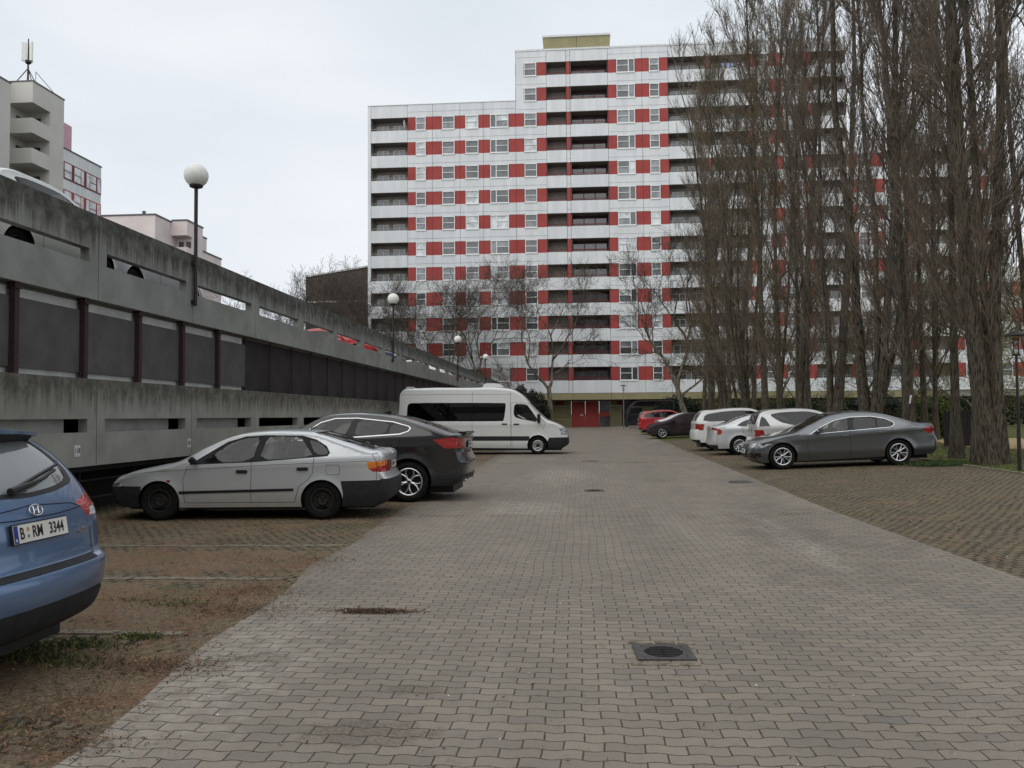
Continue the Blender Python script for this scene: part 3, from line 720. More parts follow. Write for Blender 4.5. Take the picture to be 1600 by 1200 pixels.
for k in range(8):
    z = 27.35-k*2.72
    b = MB(); z1 = z+1.25; z0 = z-.1
    b.box(A-2.4, 69.8, z0, A, 72.3, z0+.18); b.box(A-2.4, 69.8, z0+.18, A, 69.95, z1); b.box(A-.15, 69.95, z0+.18, A, 72.3, z1)
    bal = absbuild(b, 'balcony', MT['cream'], tw)
    b = MB(); b.box(A-2.39, 71.0, z+.3, A-2.36, 72.0, z+2.0); b.box(A-1.9, 72.26, z+.3, A-.9, 72.29, z+2.1); absbuild(b, 'balcony_window', MT['pane_dk'], bal)
b = MB()
b.box(A-10, 74.36, 0, A, 80.6, 27.3); absbuild(b, 'wing', MT['facade'], tw)
b = MB(); b.box(A-10, 74.36, 27.3, A+.06, 80.65, 27.42); absbuild(b, 'wing_roof_edge', MT['metal_dk'], tw)
b = MB(); b.box(A-3, 74.5, 27.42, A-.2, 75.9, 29.9); absbuild(b, 'roof_room', MT['pink'], tw)
for z0, mm in ((24.55, 'red_dk'), (21.9, 'facade_red'), (19.2, 'facade_red')):
    b = MB(); b.box(A+.002, 74.4, z0-.1, A+.05, 80.55, z0+1.55)
    for i, (y0, y1) in enumerate(((74.45, 75.55), (76.0, 77.0), (77.1, 77.55), (78.0, 78.5), (78.6, 79.6), (79.85, 80.4))):
        b.box(A+.051, y0, z0+.02, A+.07, y1, z0+1.43, 1)
        if y1-y0 > .9: b.box(A+.071, y0, z0+.65, A+.09, y1, z0+.72, 0)
    absbuild(b, 'window', [MT[mm], MT['pane_lt']], tw)
an = tag(empty('antenna_mast', (A-.9, 70.4, 32.0)), 'grey mobile phone antenna mast with panel antennas on the tower roof', 'antenna')
an.scale = (.8, .8, .85)
b = MB(); b.tube((0, 0, 0), (0, 0, 4.8), .11, .06, 8); b.tube((-1.6, 0, 0), (0, 0, 1.6), .05, .05, 6); b.tube((.9, 0, 0), (0, 0, 1.6), .05, .05, 6); b.tube((0, .9, 0), (0, 0, 1.6), .05, .05, 6)
b.lathe([(.25, 2.1), (.32, 2.2), (.32, 2.4), (.2, 2.5)], n=10); b.build('mast', MT['dark_steel'], an)
for dx, dy, rz in ((-.42, -.1, .5), (.42, -.1, -.5), (0, .4, 0)):
    b = MB(); b.box(-.26, -.09, 2.35, .26, .09, 4.4); o = b.build('panel_antenna', MT['globe'], an, bev=.03, loc=(dx, dy, 0)); o.rotation_euler = (0, 0, rz)
rl = tag(empty('roof_railing', (A, 66, 31.1)), 'thin roof railing along the edge of the cream tower', 'railing')
b = MB()
for yy in (62, 63.5, 65): b.tube((-.3, yy-66, -.5), (-.3, yy-66, .5), .03, n=5)
b.tube((-.3, -4, .5), (-.3, -1, .5), .03, n=5); b.tube((-.3, 4.6, .9), (-.3, 4.6, 2.0), .03, n=5); b.tube((-.3, 7.8, .9), (-.3, 4.6, 2.0), .03, n=5)
b.build('rail', MT['zinc'], rl)
pb = tag(empty('pink_apartment_house', (-58, 110, 0)), 'pale pink apartment house with flat stepped roof and a balcony, beyond the parking deck', 'apartment building')
b = MB(); b.box(-66, 110, 0, -58.3, 114.5, 29.8); b.box(-66, 114.5, 0, -58.3, 126, 29.8); b.box(-58.29, 116.2, 0, -55.9, 119.5, 30.0); b.box(-58.29, 114.5, 27.9, -55.9, 116.19, 30.0); b.box(-58.29, 119.51, 0, -55.9, 126, 26.5)
absbuild(b, 'wall', MT['pinkish'], pb)
b = MB(); b.box(-66.1, 109.9, 29.8, -58.2, 126, 30.0); b.box(-58.19, 114.4, 30.0, -55.8, 119.6, 30.2); b.box(-58.19, 119.61, 26.5, -55.8, 126.1, 26.7)
b.tube((-61, 112, 29.9), (-61, 112, 30.9), .25, n=8); absbuild(b, 'roof_edge', MT['metal_dk'], pb)
for k in range(4):
    z = 25.1-k*2.8; b = MB(); b.box(-58.28, 114.5, z-.1, -55.9, 114.65, z+1.1); b.box(-56.05, 114.65, z-.1, -55.9, 116.19, z+1.1); b.box(-58.28, 114.65, z-.1, -56.05, 116.19, z+.05)
    bal = absbuild(b, 'balcony', MT['pinkish'], pb)
    b = MB(); b.box(-57.9, 116.1, z+.3, -57.2, 116.18, z+2.2); b.box(-56.8, 116.1, z+.3, -56.1, 116.18, z+2.2); absbuild(b, 'balcony_window', MT['pane_dk'], bal)
bb = tag(empty('brown_hall', (-37, 118, 0)), 'dark brown windowless hall with a sloping roof behind bare trees left of the block', 'building')
b = MB(); b.add([(-39.6, 118, 0), (-26, 118, 0), (-26, 130, 0), (-39.6, 130, 0), (-39.6, 118, 22.0), (-26, 118, 24.0), (-26, 130, 24), (-39.6, 130, 22)], [(0, 1, 5, 4), (1, 2, 6, 5), (2, 3, 7, 6), (3, 0, 4, 7), (4, 5, 6, 7)])
absbuild(b, 'wall', simple('brown_cladding', sr(84, 76, 70), .9), bb)
b = MB(); b.box(-40.5, 117.9, 18.3, -26, 118, 18.55); b.add([(-39.7, 117.8, 22.0), (-26, 117.8, 24.0), (-26, 130, 24.0), (-39.7, 130, 22.0), (-39.7, 117.8, 22.25), (-26, 117.8, 24.25), (-26, 130, 24.25), (-39.7, 130, 22.25)], [(0, 1, 5, 4), (1, 2, 6, 5), (2, 3, 7, 6), (3, 0, 4, 7), (4, 5, 6, 7)])
absbuild(b, 'roof_edge', MT['coping'], bb)
# ------------------------------------------------------------------ trees
def seg_mesh(name, A, B, ra, rb, mats, n=3):
    A = np.asarray(A, float); B = np.asarray(B, float); ra = np.asarray(ra, float); rb = np.asarray(rb, float)
    d = B-A; L = np.linalg.norm(d, axis=1, keepdims=True)+1e-9; d = d/L
    ref = np.where(np.abs(d[:, 2:3]) > .9, [[1., 0, 0]], [[0, 0, 1.]]); u = np.cross(d, ref); u /= np.linalg.norm(u, axis=1, keepdims=True)+1e-9; w = np.cross(d, u)
    k = len(A); V = np.zeros((k, 2*n, 3))
    for i in range(n):
        t = 2*PI*i/n; o = u*math.cos(t)+w*math.sin(t)
        V[:, i] = A+o*ra[:, None]; V[:, n+i] = B+o*rb[:, None]
    base = (np.arange(k)*2*n)[:, None, None]
    f = np.array([[i, (i+1) % n, n+(i+1) % n, n+i] for i in range(n)])[None]
    return npmesh(name, V.reshape(-1, 3), (base+f).reshape(-1, 4), mats, smooth=n > 4)
def bark(name, a, b, sc=(26, 26, 4)):
    n = N(name); P = n.objc()
    f = n.noise(n.scale(P, sc), 1, 6, .7); g = n.noise(n.scale(P, (40, 40, 8)), 1, 3)
    big = n.noise(P, 1.2, 4)
    c = n.mix(n.ss(f, .35, .62), a, b); c = n.mix(n.m('MULTIPLY', n.ss(big, .5, .7), .35), c, sr(86, 86, 66))
    n.set(color=c, rough=.95, spec=.15); n.bump(n.m('ADD', f, n.m('MULTIPLY', g, .4)), 1, .05); return n.mat
MT['bark'] = bark('poplar_bark', sr(38, 34, 29), sr(104, 96, 84))
MT['bark2'] = bark('plane_bark', sr(58, 52, 44), sr(128, 120, 104), (5, 5, 1.5))
MT['twig'] = simple('twig_brown', sr(112, 101, 88), .9, var=.3, sc=1)
MT['twig2'] = simple('twig_dark', sr(84, 76, 67), .9, var=.3, sc=1)
def leafmat(name, a, b):
    n = N(name); P = n.pos(); c = n.mix(n.ss(n.noise(P, 1.5, 3), .35, .65), a, b); n.set(color=c, rough=.7, spec=.3)
    return n.mat
MT['bud'] = leafmat('young_leaf', sr(104, 104, 48), sr(140, 134, 70))
MT['bud2'] = leafmat('olive_leaf', sr(72, 74, 44), sr(108, 104, 62))
MT['yew'] = leafmat('yew_needles', sr(20, 30, 24), sr(40, 54, 38))
MT['shrub'] = leafmat('shrub_leaf', sr(50, 62, 34), sr(92, 104, 50))

def quads(C, size, rng, name, mats, flat=.0):
    k = len(C); a = rng.normal(size=(k, 3)); a /= np.linalg.norm(a, axis=1, keepdims=True); b = rng.normal(size=(k, 3)); b -= a*(a*b).sum(1, keepdims=True); b /= np.linalg.norm(b, axis=1, keepdims=True)
    s = size*(.6+.8*rng.random((k, 1))); V = np.stack([C-a*s, C-b*s*.5, C+a*s, C+b*s*.5], 1).reshape(-1, 3)
    return npmesh(name, V, np.arange(4*k).reshape(-1, 4), mats)

def gen_poplar(seed, H, width, stems, dens=1., r0=.3, lean=(0, 0), budden=0):
    rng = np.random.default_rng(seed)
    TA, TB, Ra, Rb = [], [], [], []     # trunk & limbs
    A, B, sa, sb = [], [], [], []       # twigs
    lim = []
    def line(p, dirs, L, r, r1, n, TA=TA, TB=TB, Ra=Ra, Rb=Rb, wob=.05, up=0.):
        d = dirs/np.linalg.norm(dirs); pts = [p.copy()]; rs = [r]
        for i in range(n):
            q = p+d*L/n; rr = r+(r1-r)*(i+1)/n
            TA.append(p); TB.append(q); Ra.append(rs[-1]); Rb.append(rr); pts.append(q); rs.append(rr); p = q
            d = d+rng.normal(size=3)*wob+np.array([0, 0, up]); d /= np.linalg.norm(d)
        return np.array(pts), np.array(rs)
    axes = []
    for s in range(stems):
        a = rng.uniform(0, 2*PI); off = np.array([math.cos(a), math.sin(a), 0])*(.0 if s == 0 else .22*r0/.3)
        hs = H*(1 if s == 0 else rng.uniform(.7, .97)); rr = r0*(1 if s == 0 else rng.uniform(.55, .8))
        dirs = np.array([math.cos(a)*(.02 if s == 0 else .13), math.sin(a)*(.02 if s == 0 else .13), 1.])+np.array([lean[0], lean[1], 0])
        n = 22; p = off.copy(); d = dirs/np.linalg.norm(dirs); pts = [p]; rs = []
        for i in range(n+1):
            t = i/n; rs.append(rr*(1.0-t)**1.35*(1+.5*math.exp(-t*30))+.012)
        for i in range(n):
            d = d+rng.normal(size=3)*np.array([.035, .035, 0])+np.array([0, 0, .03]); d[0] += (lean[0]*.4-d[0])*.05; d[1] += (lean[1]*.4-d[1])*.05; d /= np.linalg.norm(d); p = p+d*hs/n; pts.append(p)
        axes.append((np.array(pts), np.array(rs), hs))
    # limbs
    for (pts, rs, hs) in axes:
        nl = int(64*dens/ (1 if stems == 1 else stems*.62))
        for k in range(nl):
            t = .06+.90*((k+rng.random())/nl)**.9; f = t*(len(pts)-1); i = int(f); P = pts[i]+(pts[min(i+1, len(pts)-1)]-pts[i])*(f-i)
            r = rs[i]; a = rng.uniform(0, 2*PI); ang = R(rng.uniform(18, 48)*(1-.45*t))
            d = np.array([math.cos(a)*math.sin(ang), math.sin(a)*math.sin(ang), math.cos(ang)])
            big = rng.random() < .25
            L = min((1-t)*hs*.8+.6, width*rng.uniform(1.3, 3.6)*(1.5 if big else 1))*(1-.3*t)
            lp, lr = line(P, d, L, min(r*.45, .014+.026*rng.random()*(1.9 if big else 1)*(1-t*.5)), .008, 7, wob=.08, up=.09)
            lim.append((lp, lr, L))
    # subs + twigs, all thin
    for lp, lr, L in lim:
        ns = max(3, int(L*4.4*dens))
        for k in range(ns):
            f = rng.uniform(.12, 1)*(len(lp)-1); i = min(int(f), len(lp)-2); P = lp[i]+(lp[i+1]-lp[i])*(f-i); ax = lp[i+1]-lp[i]; ax /= np.linalg.norm(ax)
            d = ax+rng.normal(size=3)*.34; d[2] = abs(d[2])+.30
            sl = rng.uniform(.5, 1.7)
            sp, srr = line(P, d, sl, .012, .005, 3, A, B, sa, sb, wob=.14, up=.14)
            for m in range(int(8*sl)+1):
                g = rng.uniform(.1, 1)*3; j = min(int(g), 2); Q = sp[j]+(sp[j+1]-sp[j])*(g-j); d2 = (sp[j+1]-sp[j]); d2 = d2/np.linalg.norm(d2)+rng.normal(size=3)*.42; d2[2] += .25; d2 /= np.linalg.norm(d2)
                q = Q+d2*rng.uniform(.15, .45); A.append(Q); B.append(q); sa.append(.0065); sb.append(.0035)
    tm = seg_mesh('limbs', TA, TB, Ra, Rb, MT['twig2'], 4) if TA else None
    cm = seg_mesh('twigs', A, B, sa, sb, MT['twig'], 3)
    # trunk as continuous skin rings
    b = MB(); n = 12
    for (pts, rs, hs) in axes:
        base = len(b.v)
        ph = rng.uniform(0, 6, 4)
        for i, (p, r) in enumerate(zip(pts, rs)):
            for j in range(n):
                t = 2*PI*j/n; rr = r*(1+.10*math.sin(3*t+ph[0]+i*.3)+.06*math.sin(5*t+ph[1]-i*.2))
                if i == 0: rr *= 1.25+.2*math.sin(4*t+ph[2])
                b.v.append((p[0]+rr*math.cos(t), p[1]+rr*math.sin(t), p[2]-(.25 if i == 0 else 0)))
        for i in range(len(pts)-1):
            for j in range(n): b.f.append((base+i*n+j, base+i*n+(j+1) % n, base+(i+1)*n+(j+1) % n, base+(i+1)*n+j)); b.m.append(0)
    km = b.mesh('trunk', MT['bark'], smooth='all')
    if budden:
        idx = rng.integers(0, len(B), budden); C = np.array(B)[idx]+rng.normal(size=(budden, 3))*.05; bm_ = quads(C, .035, rng, 'buds', MT['bud'])
    else: bm_ = None
    return km, tm, cm, bm_
def join_meshes(name, ms):
    o = []
    bm = bmesh.new(); mats = []
    for me in ms:
        n0 = len(bm.faces); bm.from_mesh(me)
        bm.faces.ensure_lookup_table()
        mi = len(mats); mats.append(me.materials[0])
        for f in bm.faces[n0:]: f.material_index = mi
    out = bpy.data.meshes.new(name); bm.to_mesh(out); bm.free()
    for m in mats: out.materials.append(m)
    for me in ms: bpy.data.meshes.remove(me)
    return out
variants = []
for i, a in enumerate([(1, 32, 1.35, 1, 1.12, .20, (0, 0), 0), (2, 30, 1.4, 3, 1.08, .155, (0, 0), 0), (3, 31, 1.35, 2, 1.04, .22, (-.03, 0), 0), (4, 29, 1.15, 5, .96, .125, (0, 0), 0), (5, 31, 1.45, 2, 1.14, .155, (.02, 0), 16000)]):
    km, tm, cm, bm_ = gen_poplar(*a)
    variants.append((km, join_meshes('crown', [x_ for x_ in (tm, cm, bm_) if x_])))
pop = [ # x, y, variant, rz, height scale, girth scale, label
 (10.3, 21.9, 2, .2, 1.0, .95, 'largest poplar with a thick split trunk rooted beside the lantern post'),
 (10.75, 22.7, 0, 2.0, 1.0, .6, 'poplar trunk pressed close behind the thick split one near the lantern'),
 (10.6, 24.5, 0, 4.0, 1.05, .55, 'straight dark poplar standing on the grass just behind the tail of the grey saloon'),
 (10.8, 28.2, 1, 1.1, 1.02, .9, 'broad poplar with several stems rising behind the rear window of the grey saloon'),
 (10.8, 32.4, 3, .4, 1.05, 1.5, 'bushy clump poplar of four stems rising behind the grey saloon roof'),
 (10.9, 36.6, 2, 3.0, .98, .9, 'poplar just left of the bushy four stemmed clump'),
 (10.6, 41.0, 1, 5.0, 1.0, 1.0, 'poplar rising behind the roof of the silver compact car'),
 (10.3, 44.0, 4, 2.5, .97, .9, 'poplar with yellow green buds behind the silver compact car'),
 (10.2, 46.6, 0, 1.2, 1.0, .9, 'poplar left of the budding one, behind the white estate and silver saloon'),
 (10.0, 49.0, 3, 3.4, .90, 1.0, 'slim poplar clump over the back of the silver saloon'),
 (9.9, 51.5, 4, .3, .86, .9, 'budding poplar above the windscreen of the white estate'),
 (9.7, 56.0, 1, 2.2, .88, 1.2, 'stout poplar rising behind the roof of the white estate'),
 (9.6, 61.5, 2, 4.4, .90, .8, 'poplar above the tail of the white estate'),
 (9.7, 66.0, 0, 5.5, .86, .8, 'leftmost poplar of the row, over the covered car'),
 (13.4, 33.6, 0, 3.3, 1.02, .5, 'slim poplar in the back row, right of the broad trunk behind the saloon'),
 (14.7, 28.2, 2, 5.1, 1.0, .5, 'poplar at the right edge of the view behind the lantern'),
 (15.6, 38.0, 1, 4.0, .95, .6, 'back row poplar seen between the straight dark trunk and the broad one'),
 (15.2, 56.5, 0, 1.4, .92, .8, 'distant back row poplar behind the silver compact car'),
]
for (x_, y_, v, rz, hs, gs, lab) in pop:
    t = tag(empty('poplar_tree', (x_, y_, gz(x_, y_)), rz), lab, 'tree', 'bare poplars beside the right hand bays')
    t.scale = (1, 1, hs)
    k = link('trunk', variants[v][0], t); c = link('crown', variants[v][1], t); k.scale = (gs, gs, 1)

def gen_broad(seed, H, spread, r0, lean=(0, 0), leaves=0, leafmat_='bud', fork=.22, depth=7, balls=0, leafsize=.05):
    rng = np.random.default_rng(seed); T = [[], [], [], []]; S = [[], [], [], []]; tips = []
    trunk_pts = []
    def grow(p, d, L, r, dep, main):
        n = 4 if dep > 2 else 3; tgt = T if r > .045 else S; pts = [p]
        for i in range(n):
            d = d+rng.normal(size=3)*(.08 if main else .15); d[2] += .06 if dep > 3 else .05; d /= np.linalg.norm(d)
            q = p+d*L/n; rr = r*(1-.30*(i+1)/n)/(1-.30*i/n)
            tgt[0].append(p); tgt[1].append(q); tgt[2].append(r*(1-.30*i/n)); tgt[3].append(r*(1-.30*(i+1)/n)); p = q; pts.append(q)
        r2 = r*.70
        if dep == 0: tips.append(p); return
        nk = 2 if dep > 4 else int(rng.integers(2, 4))
        for k in range(nk):
            ax = rng.normal(size=3); ax -= d*(ax@d); ax /= np.linalg.norm(ax); ang = R(rng.uniform(14, 46))*spread
            grow(p, d*math.cos(ang)+ax*math.sin(ang), L*rng.uniform(.66, .92), max(r2*rng.uniform(.72, 1), .006), dep-1, False)
        if dep >= 1:
            for k in range(1 if dep > 3 else 2):
                j = int(rng.integers(1, n)); ax = rng.normal(size=3); ax -= d*(ax@d); ax /= np.linalg.norm(ax); ang = R(rng.uniform(35, 70))
                dd = max(0, dep-2)
                grow(pts[j], d*math.cos(ang)+ax*math.sin(ang), L*rng.uniform(.45, .8), max(r2*.55, .006), dd, False)
    d0 = np.array([lean[0], lean[1], 1.]); d0 /= np.linalg.norm(d0)
    grow(np.array([0, 0, -.1]), d0, H*fork, r0, depth, True)
    mx_ = max(q[2] for q in T[1]+S[1]); f = H/mx_
    for g_ in (T, S):
        g_[0] = np.array(g_[0])*f; g_[1] = np.array(g_[1])*f
    km = seg_mesh('trunk', T[0], T[1], T[2], T[3], MT['bark2'], 8)
    ms = [seg_mesh('twigs', S[0], S[1], np.maximum(S[2], .010), np.maximum(S[3], .008), MT['twig2'], 3)]
    tp = np.array(tips)*f
    if leaves:
        idx = rng.integers(0, len(tp), leaves); ms.append(quads(tp[idx]+rng.normal(size=(leaves, 3))*.28, leafsize, rng, 'leaves', MT[leafmat_]))
    if balls:
        idx = rng.integers(0, len(tp), balls); ms.append(quads(tp[idx]-np.array([0, 0, .08]), .045, rng, 'balls', MT['twig2']))
    return km, join_meshes('crown', ms)
bv = [gen_broad(21, 17, .95, .27, (.02, 0), 0, fork=.17, depth=8, balls=900), gen_broad(22, 17.5, .95, .30, (.10, 0), 0, fork=.17, depth=8, balls=900), gen_broad(23, 19, .75, .28, (-.22, 0), 0, fork=.22, depth=8, balls=300),
      gen_broad(24, 13, 1.15, .2, (0, 0), 14000, 'bud', .14, 7, leafsize=.045), gen_broad(25, 9, 1.3, .14, (0, 0), 11000, 'bud2', .12, 7, leafsize=.04), gen_broad(27, 13, 1.0, .2, (0, 0), 7000, 'twig2', .14, 8, leafsize=.04)]
for (nm, x_, y_, v, rz, sc_, lab, grp) in [
 ('plane_tree', -2.7, 79.5, 1, .3, 1.0, 'bare plane tree leaning in front of the red double door', 'bare plane trees before the block'),
 ('plane_tree', -9.9, 84, 0, 1.5, 1.04, 'bare plane tree with a wide crown behind the last globe lamp', 'bare plane trees before the block'),
 ('plane_tree', -15.5, 86, 1, 3.6, .98, 'bare plane tree behind the third globe lamp, left of the wide crowned one', 'bare plane trees before the block'),
 ('plane_tree', -20.5, 86, 0, 5.0, .95, 'bare plane tree at the left corner of the apartment block behind the second globe lamp', 'bare plane trees before the block'),
 ('plane_tree', 9.1, 70, 2, 0.0, 1.0, 'bare tree with pale trunk leaning left before the block, behind the covered car', 'bare plane trees before the block'),
 ('plane_tree', -26.5, 98, 0, 2.4, 1.25, 'bare tree right before the brown hall', 'bare trees behind the parking deck'),
 ('plane_tree', -31.0, 98, 1, 4.4, 1.15, 'bare tree over the left end of the brown hall', 'bare trees behind the parking deck'),
 ('plane_tree', -35.5, 97, 0, 1.0, 1.06, 'leftmost bare tree behind the deck, away from the brown hall', 'bare trees behind the parking deck'),
 ('plane_tree', -23.5, 97, 1, 0.0, 1.1, 'bare tree touching the left edge of the apartment block', 'bare trees behind the parking deck'),
 ('thicket_tree', -33.5, 90, 5, 1.0, 1.35, 'brown twiggy tree low behind the deck, before the brown hall', 'bare trees behind the parking deck'),
 ('thicket_tree', -28.0, 90, 5, 3.0, 1.45, 'brown twiggy tree low behind the deck near the apartment block corner', 'bare trees behind the parking deck'),
 ('young_tree', 26, 56, 3, 0, 1.1, 'tree with fresh yellow green leaves at the right edge behind the playground', 'budding trees behind the playground'),
 ('young_tree', 31, 64, 3, 2, 1.05, 'budding tree farther back on the right, behind the playground', 'budding trees behind the playground'),
 ('young_tree', 20.5, 62, 4, 2, 1.0, 'low green leaved tree behind the straight dark poplar', 'budding trees behind the playground'),
 ('young_tree', 24, 70, 4, 4, 1.1, 'low green leaved tree behind the split trunk poplar', 'budding trees behind the playground'),
 ('young_tree', 16.5, 70, 3, 5, .8, 'budding brownish tree behind the bushy four stemmed poplar', 'budding trees behind the playground'),
 ('young_tree', 12.5, 72, 3, 1, .75, 'budding tree low behind the silver compact car', 'budding trees behind the playground'),
 ('young_tree', 17.5, 45, 4, 1, .55, 'low spreading thicket with many bare stems right of the saloon roof', 'budding trees behind the playground'),
]:
    t = tag(empty(nm, (x_, y_, gz(x_, y_)), rz), lab, 'tree', grp); t.scale = (sc_,)*3
    link('trunk', bv[v][0], t); link('crown', bv[v][1], t)

# conifer, hedges
def bush(name, cx, cy, lobes, n, size, mat, label, cat, seed=1, loc=None, stem=True):
    rng = np.random.default_rng(seed); C = []
    w = np.array([l[3]*l[4]*l[5] for l in lobes]); w = w/w.sum()
    for l, k in zip(lobes, (w*n).astype(int)):
        u = rng.normal(size=(k, 3)); u /= np.linalg.norm(u, axis=1, keepdims=True); r = rng.random((k, 1))**.28
        r *= 1+.22*np.sin(u[:, :1]*9+seed)*np.sin(u[:, 1:2]*8)*np.cos(u[:, 2:]*7)
        C.append(u*r*np.array(l[3:6])+np.array(l[0:3]))
    C = np.concatenate(C); C = C[C[:, 2] > .05]
    t = tag(empty(name, (cx, cy, gz(cx, cy))), label, cat)
    if stem:
        b = MB()
        for l in lobes[:3]: b.tube((l[0]*.3, l[1]*.3, 0), (l[0], l[1], l[2]), .09, .03, 6)
        b.build('stem', MT['bark'], t)
    link('foliage', quads(C, size, rng, 'foliage', MT[mat]), t); return t
bush('yew_shrub', -4.9, 79, [(0, 0, 1.6, 1.5, 1.2, 1.7), (-.6, 0, 3.2, .7, .7, 1.1), (.5, .2, 2.9, .6, .6, 1.0), (1.3, 0, 2.6, .45, .4, 1.0), (-1.2, 0, 1.9, .9, .8, 1.3), (1.4, 0, 1.2, .8, .8, 1.2)], 30000, .07, 'yew', 'dark evergreen yew between the van and the apartment block', 'shrub', 5)
bush('evergreen_shrub', 9.6, 82, [(0, 0, 1.3, 2.2, 1.3, 1.6), (2, 0, 1.0, 1.6, 1.2, 1.3), (-1.5, 0, .9, 1.1, 1, 1.2)], 16000, .09, 'yew', 'dark evergreen shrub behind the covered car', 'shrub', 6)
for i, (x_, y_, w_, lab) in enumerate([(23, 66, 6, 'dark hedge beyond the playground, left of the lantern post'), (36, 68, 7, 'dark hedge behind the playground at the right edge of the view'), (15, 75, 5, 'dark hedge at the foot of the block behind the poplars')]):
    bush('hedge', x_, y_, [(j*1.6-w_, .3*math.sin(j), 1.1, 1.3, 1.0, 1.2+.2*math.sin(j*2)) for j in range(int(w_*1.4))], 14000, .09, 'yew', lab, 'hedge', 8+i, stem=False)
bush('climbing_shrub', 16.2, 40, [(0, 0, .9, 1.3, .5, 1.0), (1.0, 0, .7, .8, .5, .8)], 9000, .06, 'shrub', 'low green shrub growing behind the straight dark poplar', 'shrub', 15)
# ------------------------------------------------------------------ cars
MT['glass'] = mat_glass('car_glass', .72)
MT['glass_dk'] = mat_glass('tinted_glass', .22)
MT['chrome'] = simple('chrome', (.55, .56, .57), .22, metal=1, var=.03)
MT['alloy'] = simple('alloy', (.52, .53, .54), .28, metal=.85, var=.06)
MT['steel_rim'] = simple('black_steel_rim', (.012, .011, .010), .7, var=.3, sc=15)
MT['brake'] = simple('brake_dark', (.03, .028, .026), .5, metal=.4)
MT['seat'] = simple('seat_cloth', sr(140, 140, 142), .95, var=.2)
MT['interior'] = simple('cabin_dark', (.022, .022, .024), .9)
MT['cream_in'] = simple('cabin_light', sr(150, 146, 138), .9)
def lens(name, a, b, sc=(3, 3, 60)):
    n = N(name); P = n.objc(); f = n.noise(n.scale(P, sc), 1, 2); n.set(color=n.mix(n.ss(f, .42, .58), a, b), rough=.08, spec=.7, coat=.6); return n.mat
MT['lens_red'] = lens('red_lens', (.30, .012, .012), (.42, .025, .02))
MT['lens_dred'] = lens('dark_red_lens', (.24, .010, .012), (.34, .02, .018))
MT['lens_amber'] = lens('amber_lens', (.62, .15, .012), (.75, .22, .02))
MT['lens_clear'] = lens('clear_lens', (.42, .43, .44), (.62, .63, .64))
MT['lens_head'] = lens('headlamp', (.10, .11, .12), (.50, .52, .54), (9, 9, 14))
MT['plate'] = simple('plate_face', sr(206, 204, 196), .45, var=.06)
MT['plate_blue'] = simple('plate_blue', sr(34, 50, 130), .45)
PAINT = dict(silver=mat_paint('paint_silver', (.60, .615, .625), .08, .34, .08, .5), sliv2=mat_paint('paint_silver_bright', (.68, .70, .71), .06, .33, .04, .45),
    anthracite=mat_paint('paint_anthracite', (.030, .029, .029), .25, .22, .02, .5), grey=mat_paint('paint_mid_grey', (.15, .158, .165), .15, .28, .05, .8),
    blue=mat_paint('paint_blue', (.105, .175, .31), .12, .3, .10, .5), white=mat_paint('paint_white', (.66, .67, .65), .0, .3, .07), white2=mat_paint('paint_white_car', (.72, .73, .70), .0, .3, .05),
    red=mat_paint('paint_red', (.42, .018, .022), .05, .25, .06), dark=mat_paint('paint_black', (.012, .013, .016), .1, .2, .05), dblue=mat_paint('paint_dark_blue', (.03, .045, .09), .1, .25, .06), beigey=mat_paint('paint_silver_warm', (.64, .635, .62), .06, .34, .05, .4))

def pip(px, py, poly):
    c = np.zeros(len(px), bool); k = len(poly)
    for i in range(k):
        x0, y0 = poly[i]; x1, y1 = poly[(i+1) % k]
        if y0 == y1: continue
        hit = ((y0 > py) != (y1 > py)) & (px < (x1-x0)*(py-y0)/(y1-y0)+x0); c ^= hit
    return c
def dens(poly, d, closed=True):
    out = []; k = len(poly)
    for i in range(k if closed else k-1):
        a = np.array(poly[i], float); b = np.array(poly[(i+1) % k], float); n = max(1, int(np.ceil(np.linalg.norm(b-a)/d)))
        for j in range(n): out.append(tuple(a+(b-a)*j/n))
    if not closed: out.append(tuple(poly[-1]))
    return out
def smooth_poly(poly, it=2, keep=()):
    """corner cutting so outlines have rounded corners"""
    P = [tuple(p) for p in poly]
    for _ in range(it):
        Q = []
        for i in range(len(P)):
            a = np.array(P[i]); b = np.array(P[(i+1) % len(P)]); Q += [tuple(a*.82+b*.18), tuple(a*.18+b*.82)]
        P = Q
    return P
def cdt(loops, grid, eps=1e-5):
    vs = []; es = []
    for lp, closed in loops:
        b = len(vs); vs += [Vector(p) for p in lp]; k = len(lp)
        es += [(b+i, b+(i+1) % k) for i in range(k if closed else k-1)]
    vs += [Vector(p) for p in grid]
    v, e, f, *_ = delaunay_2d_cdt(vs, es, [], 0, eps)
    return np.array([(a.x, a.y) for a in v]), np.array([tuple(t) for t in f if len(t) == 3])
def near_mask(g, loops, d):
    """drop grid points that sit too close to an outline"""
    P = np.array([p for lp, c in loops for p in lp]); keep = np.ones(len(g), bool)
    for s in range(0, len(g), 2000):
        q = g[s:s+2000]; dd = ((q[:, None, :]-P[None])**2).sum(2).min(1); keep[s:s+2000] = dd > d*d
    return g[keep]

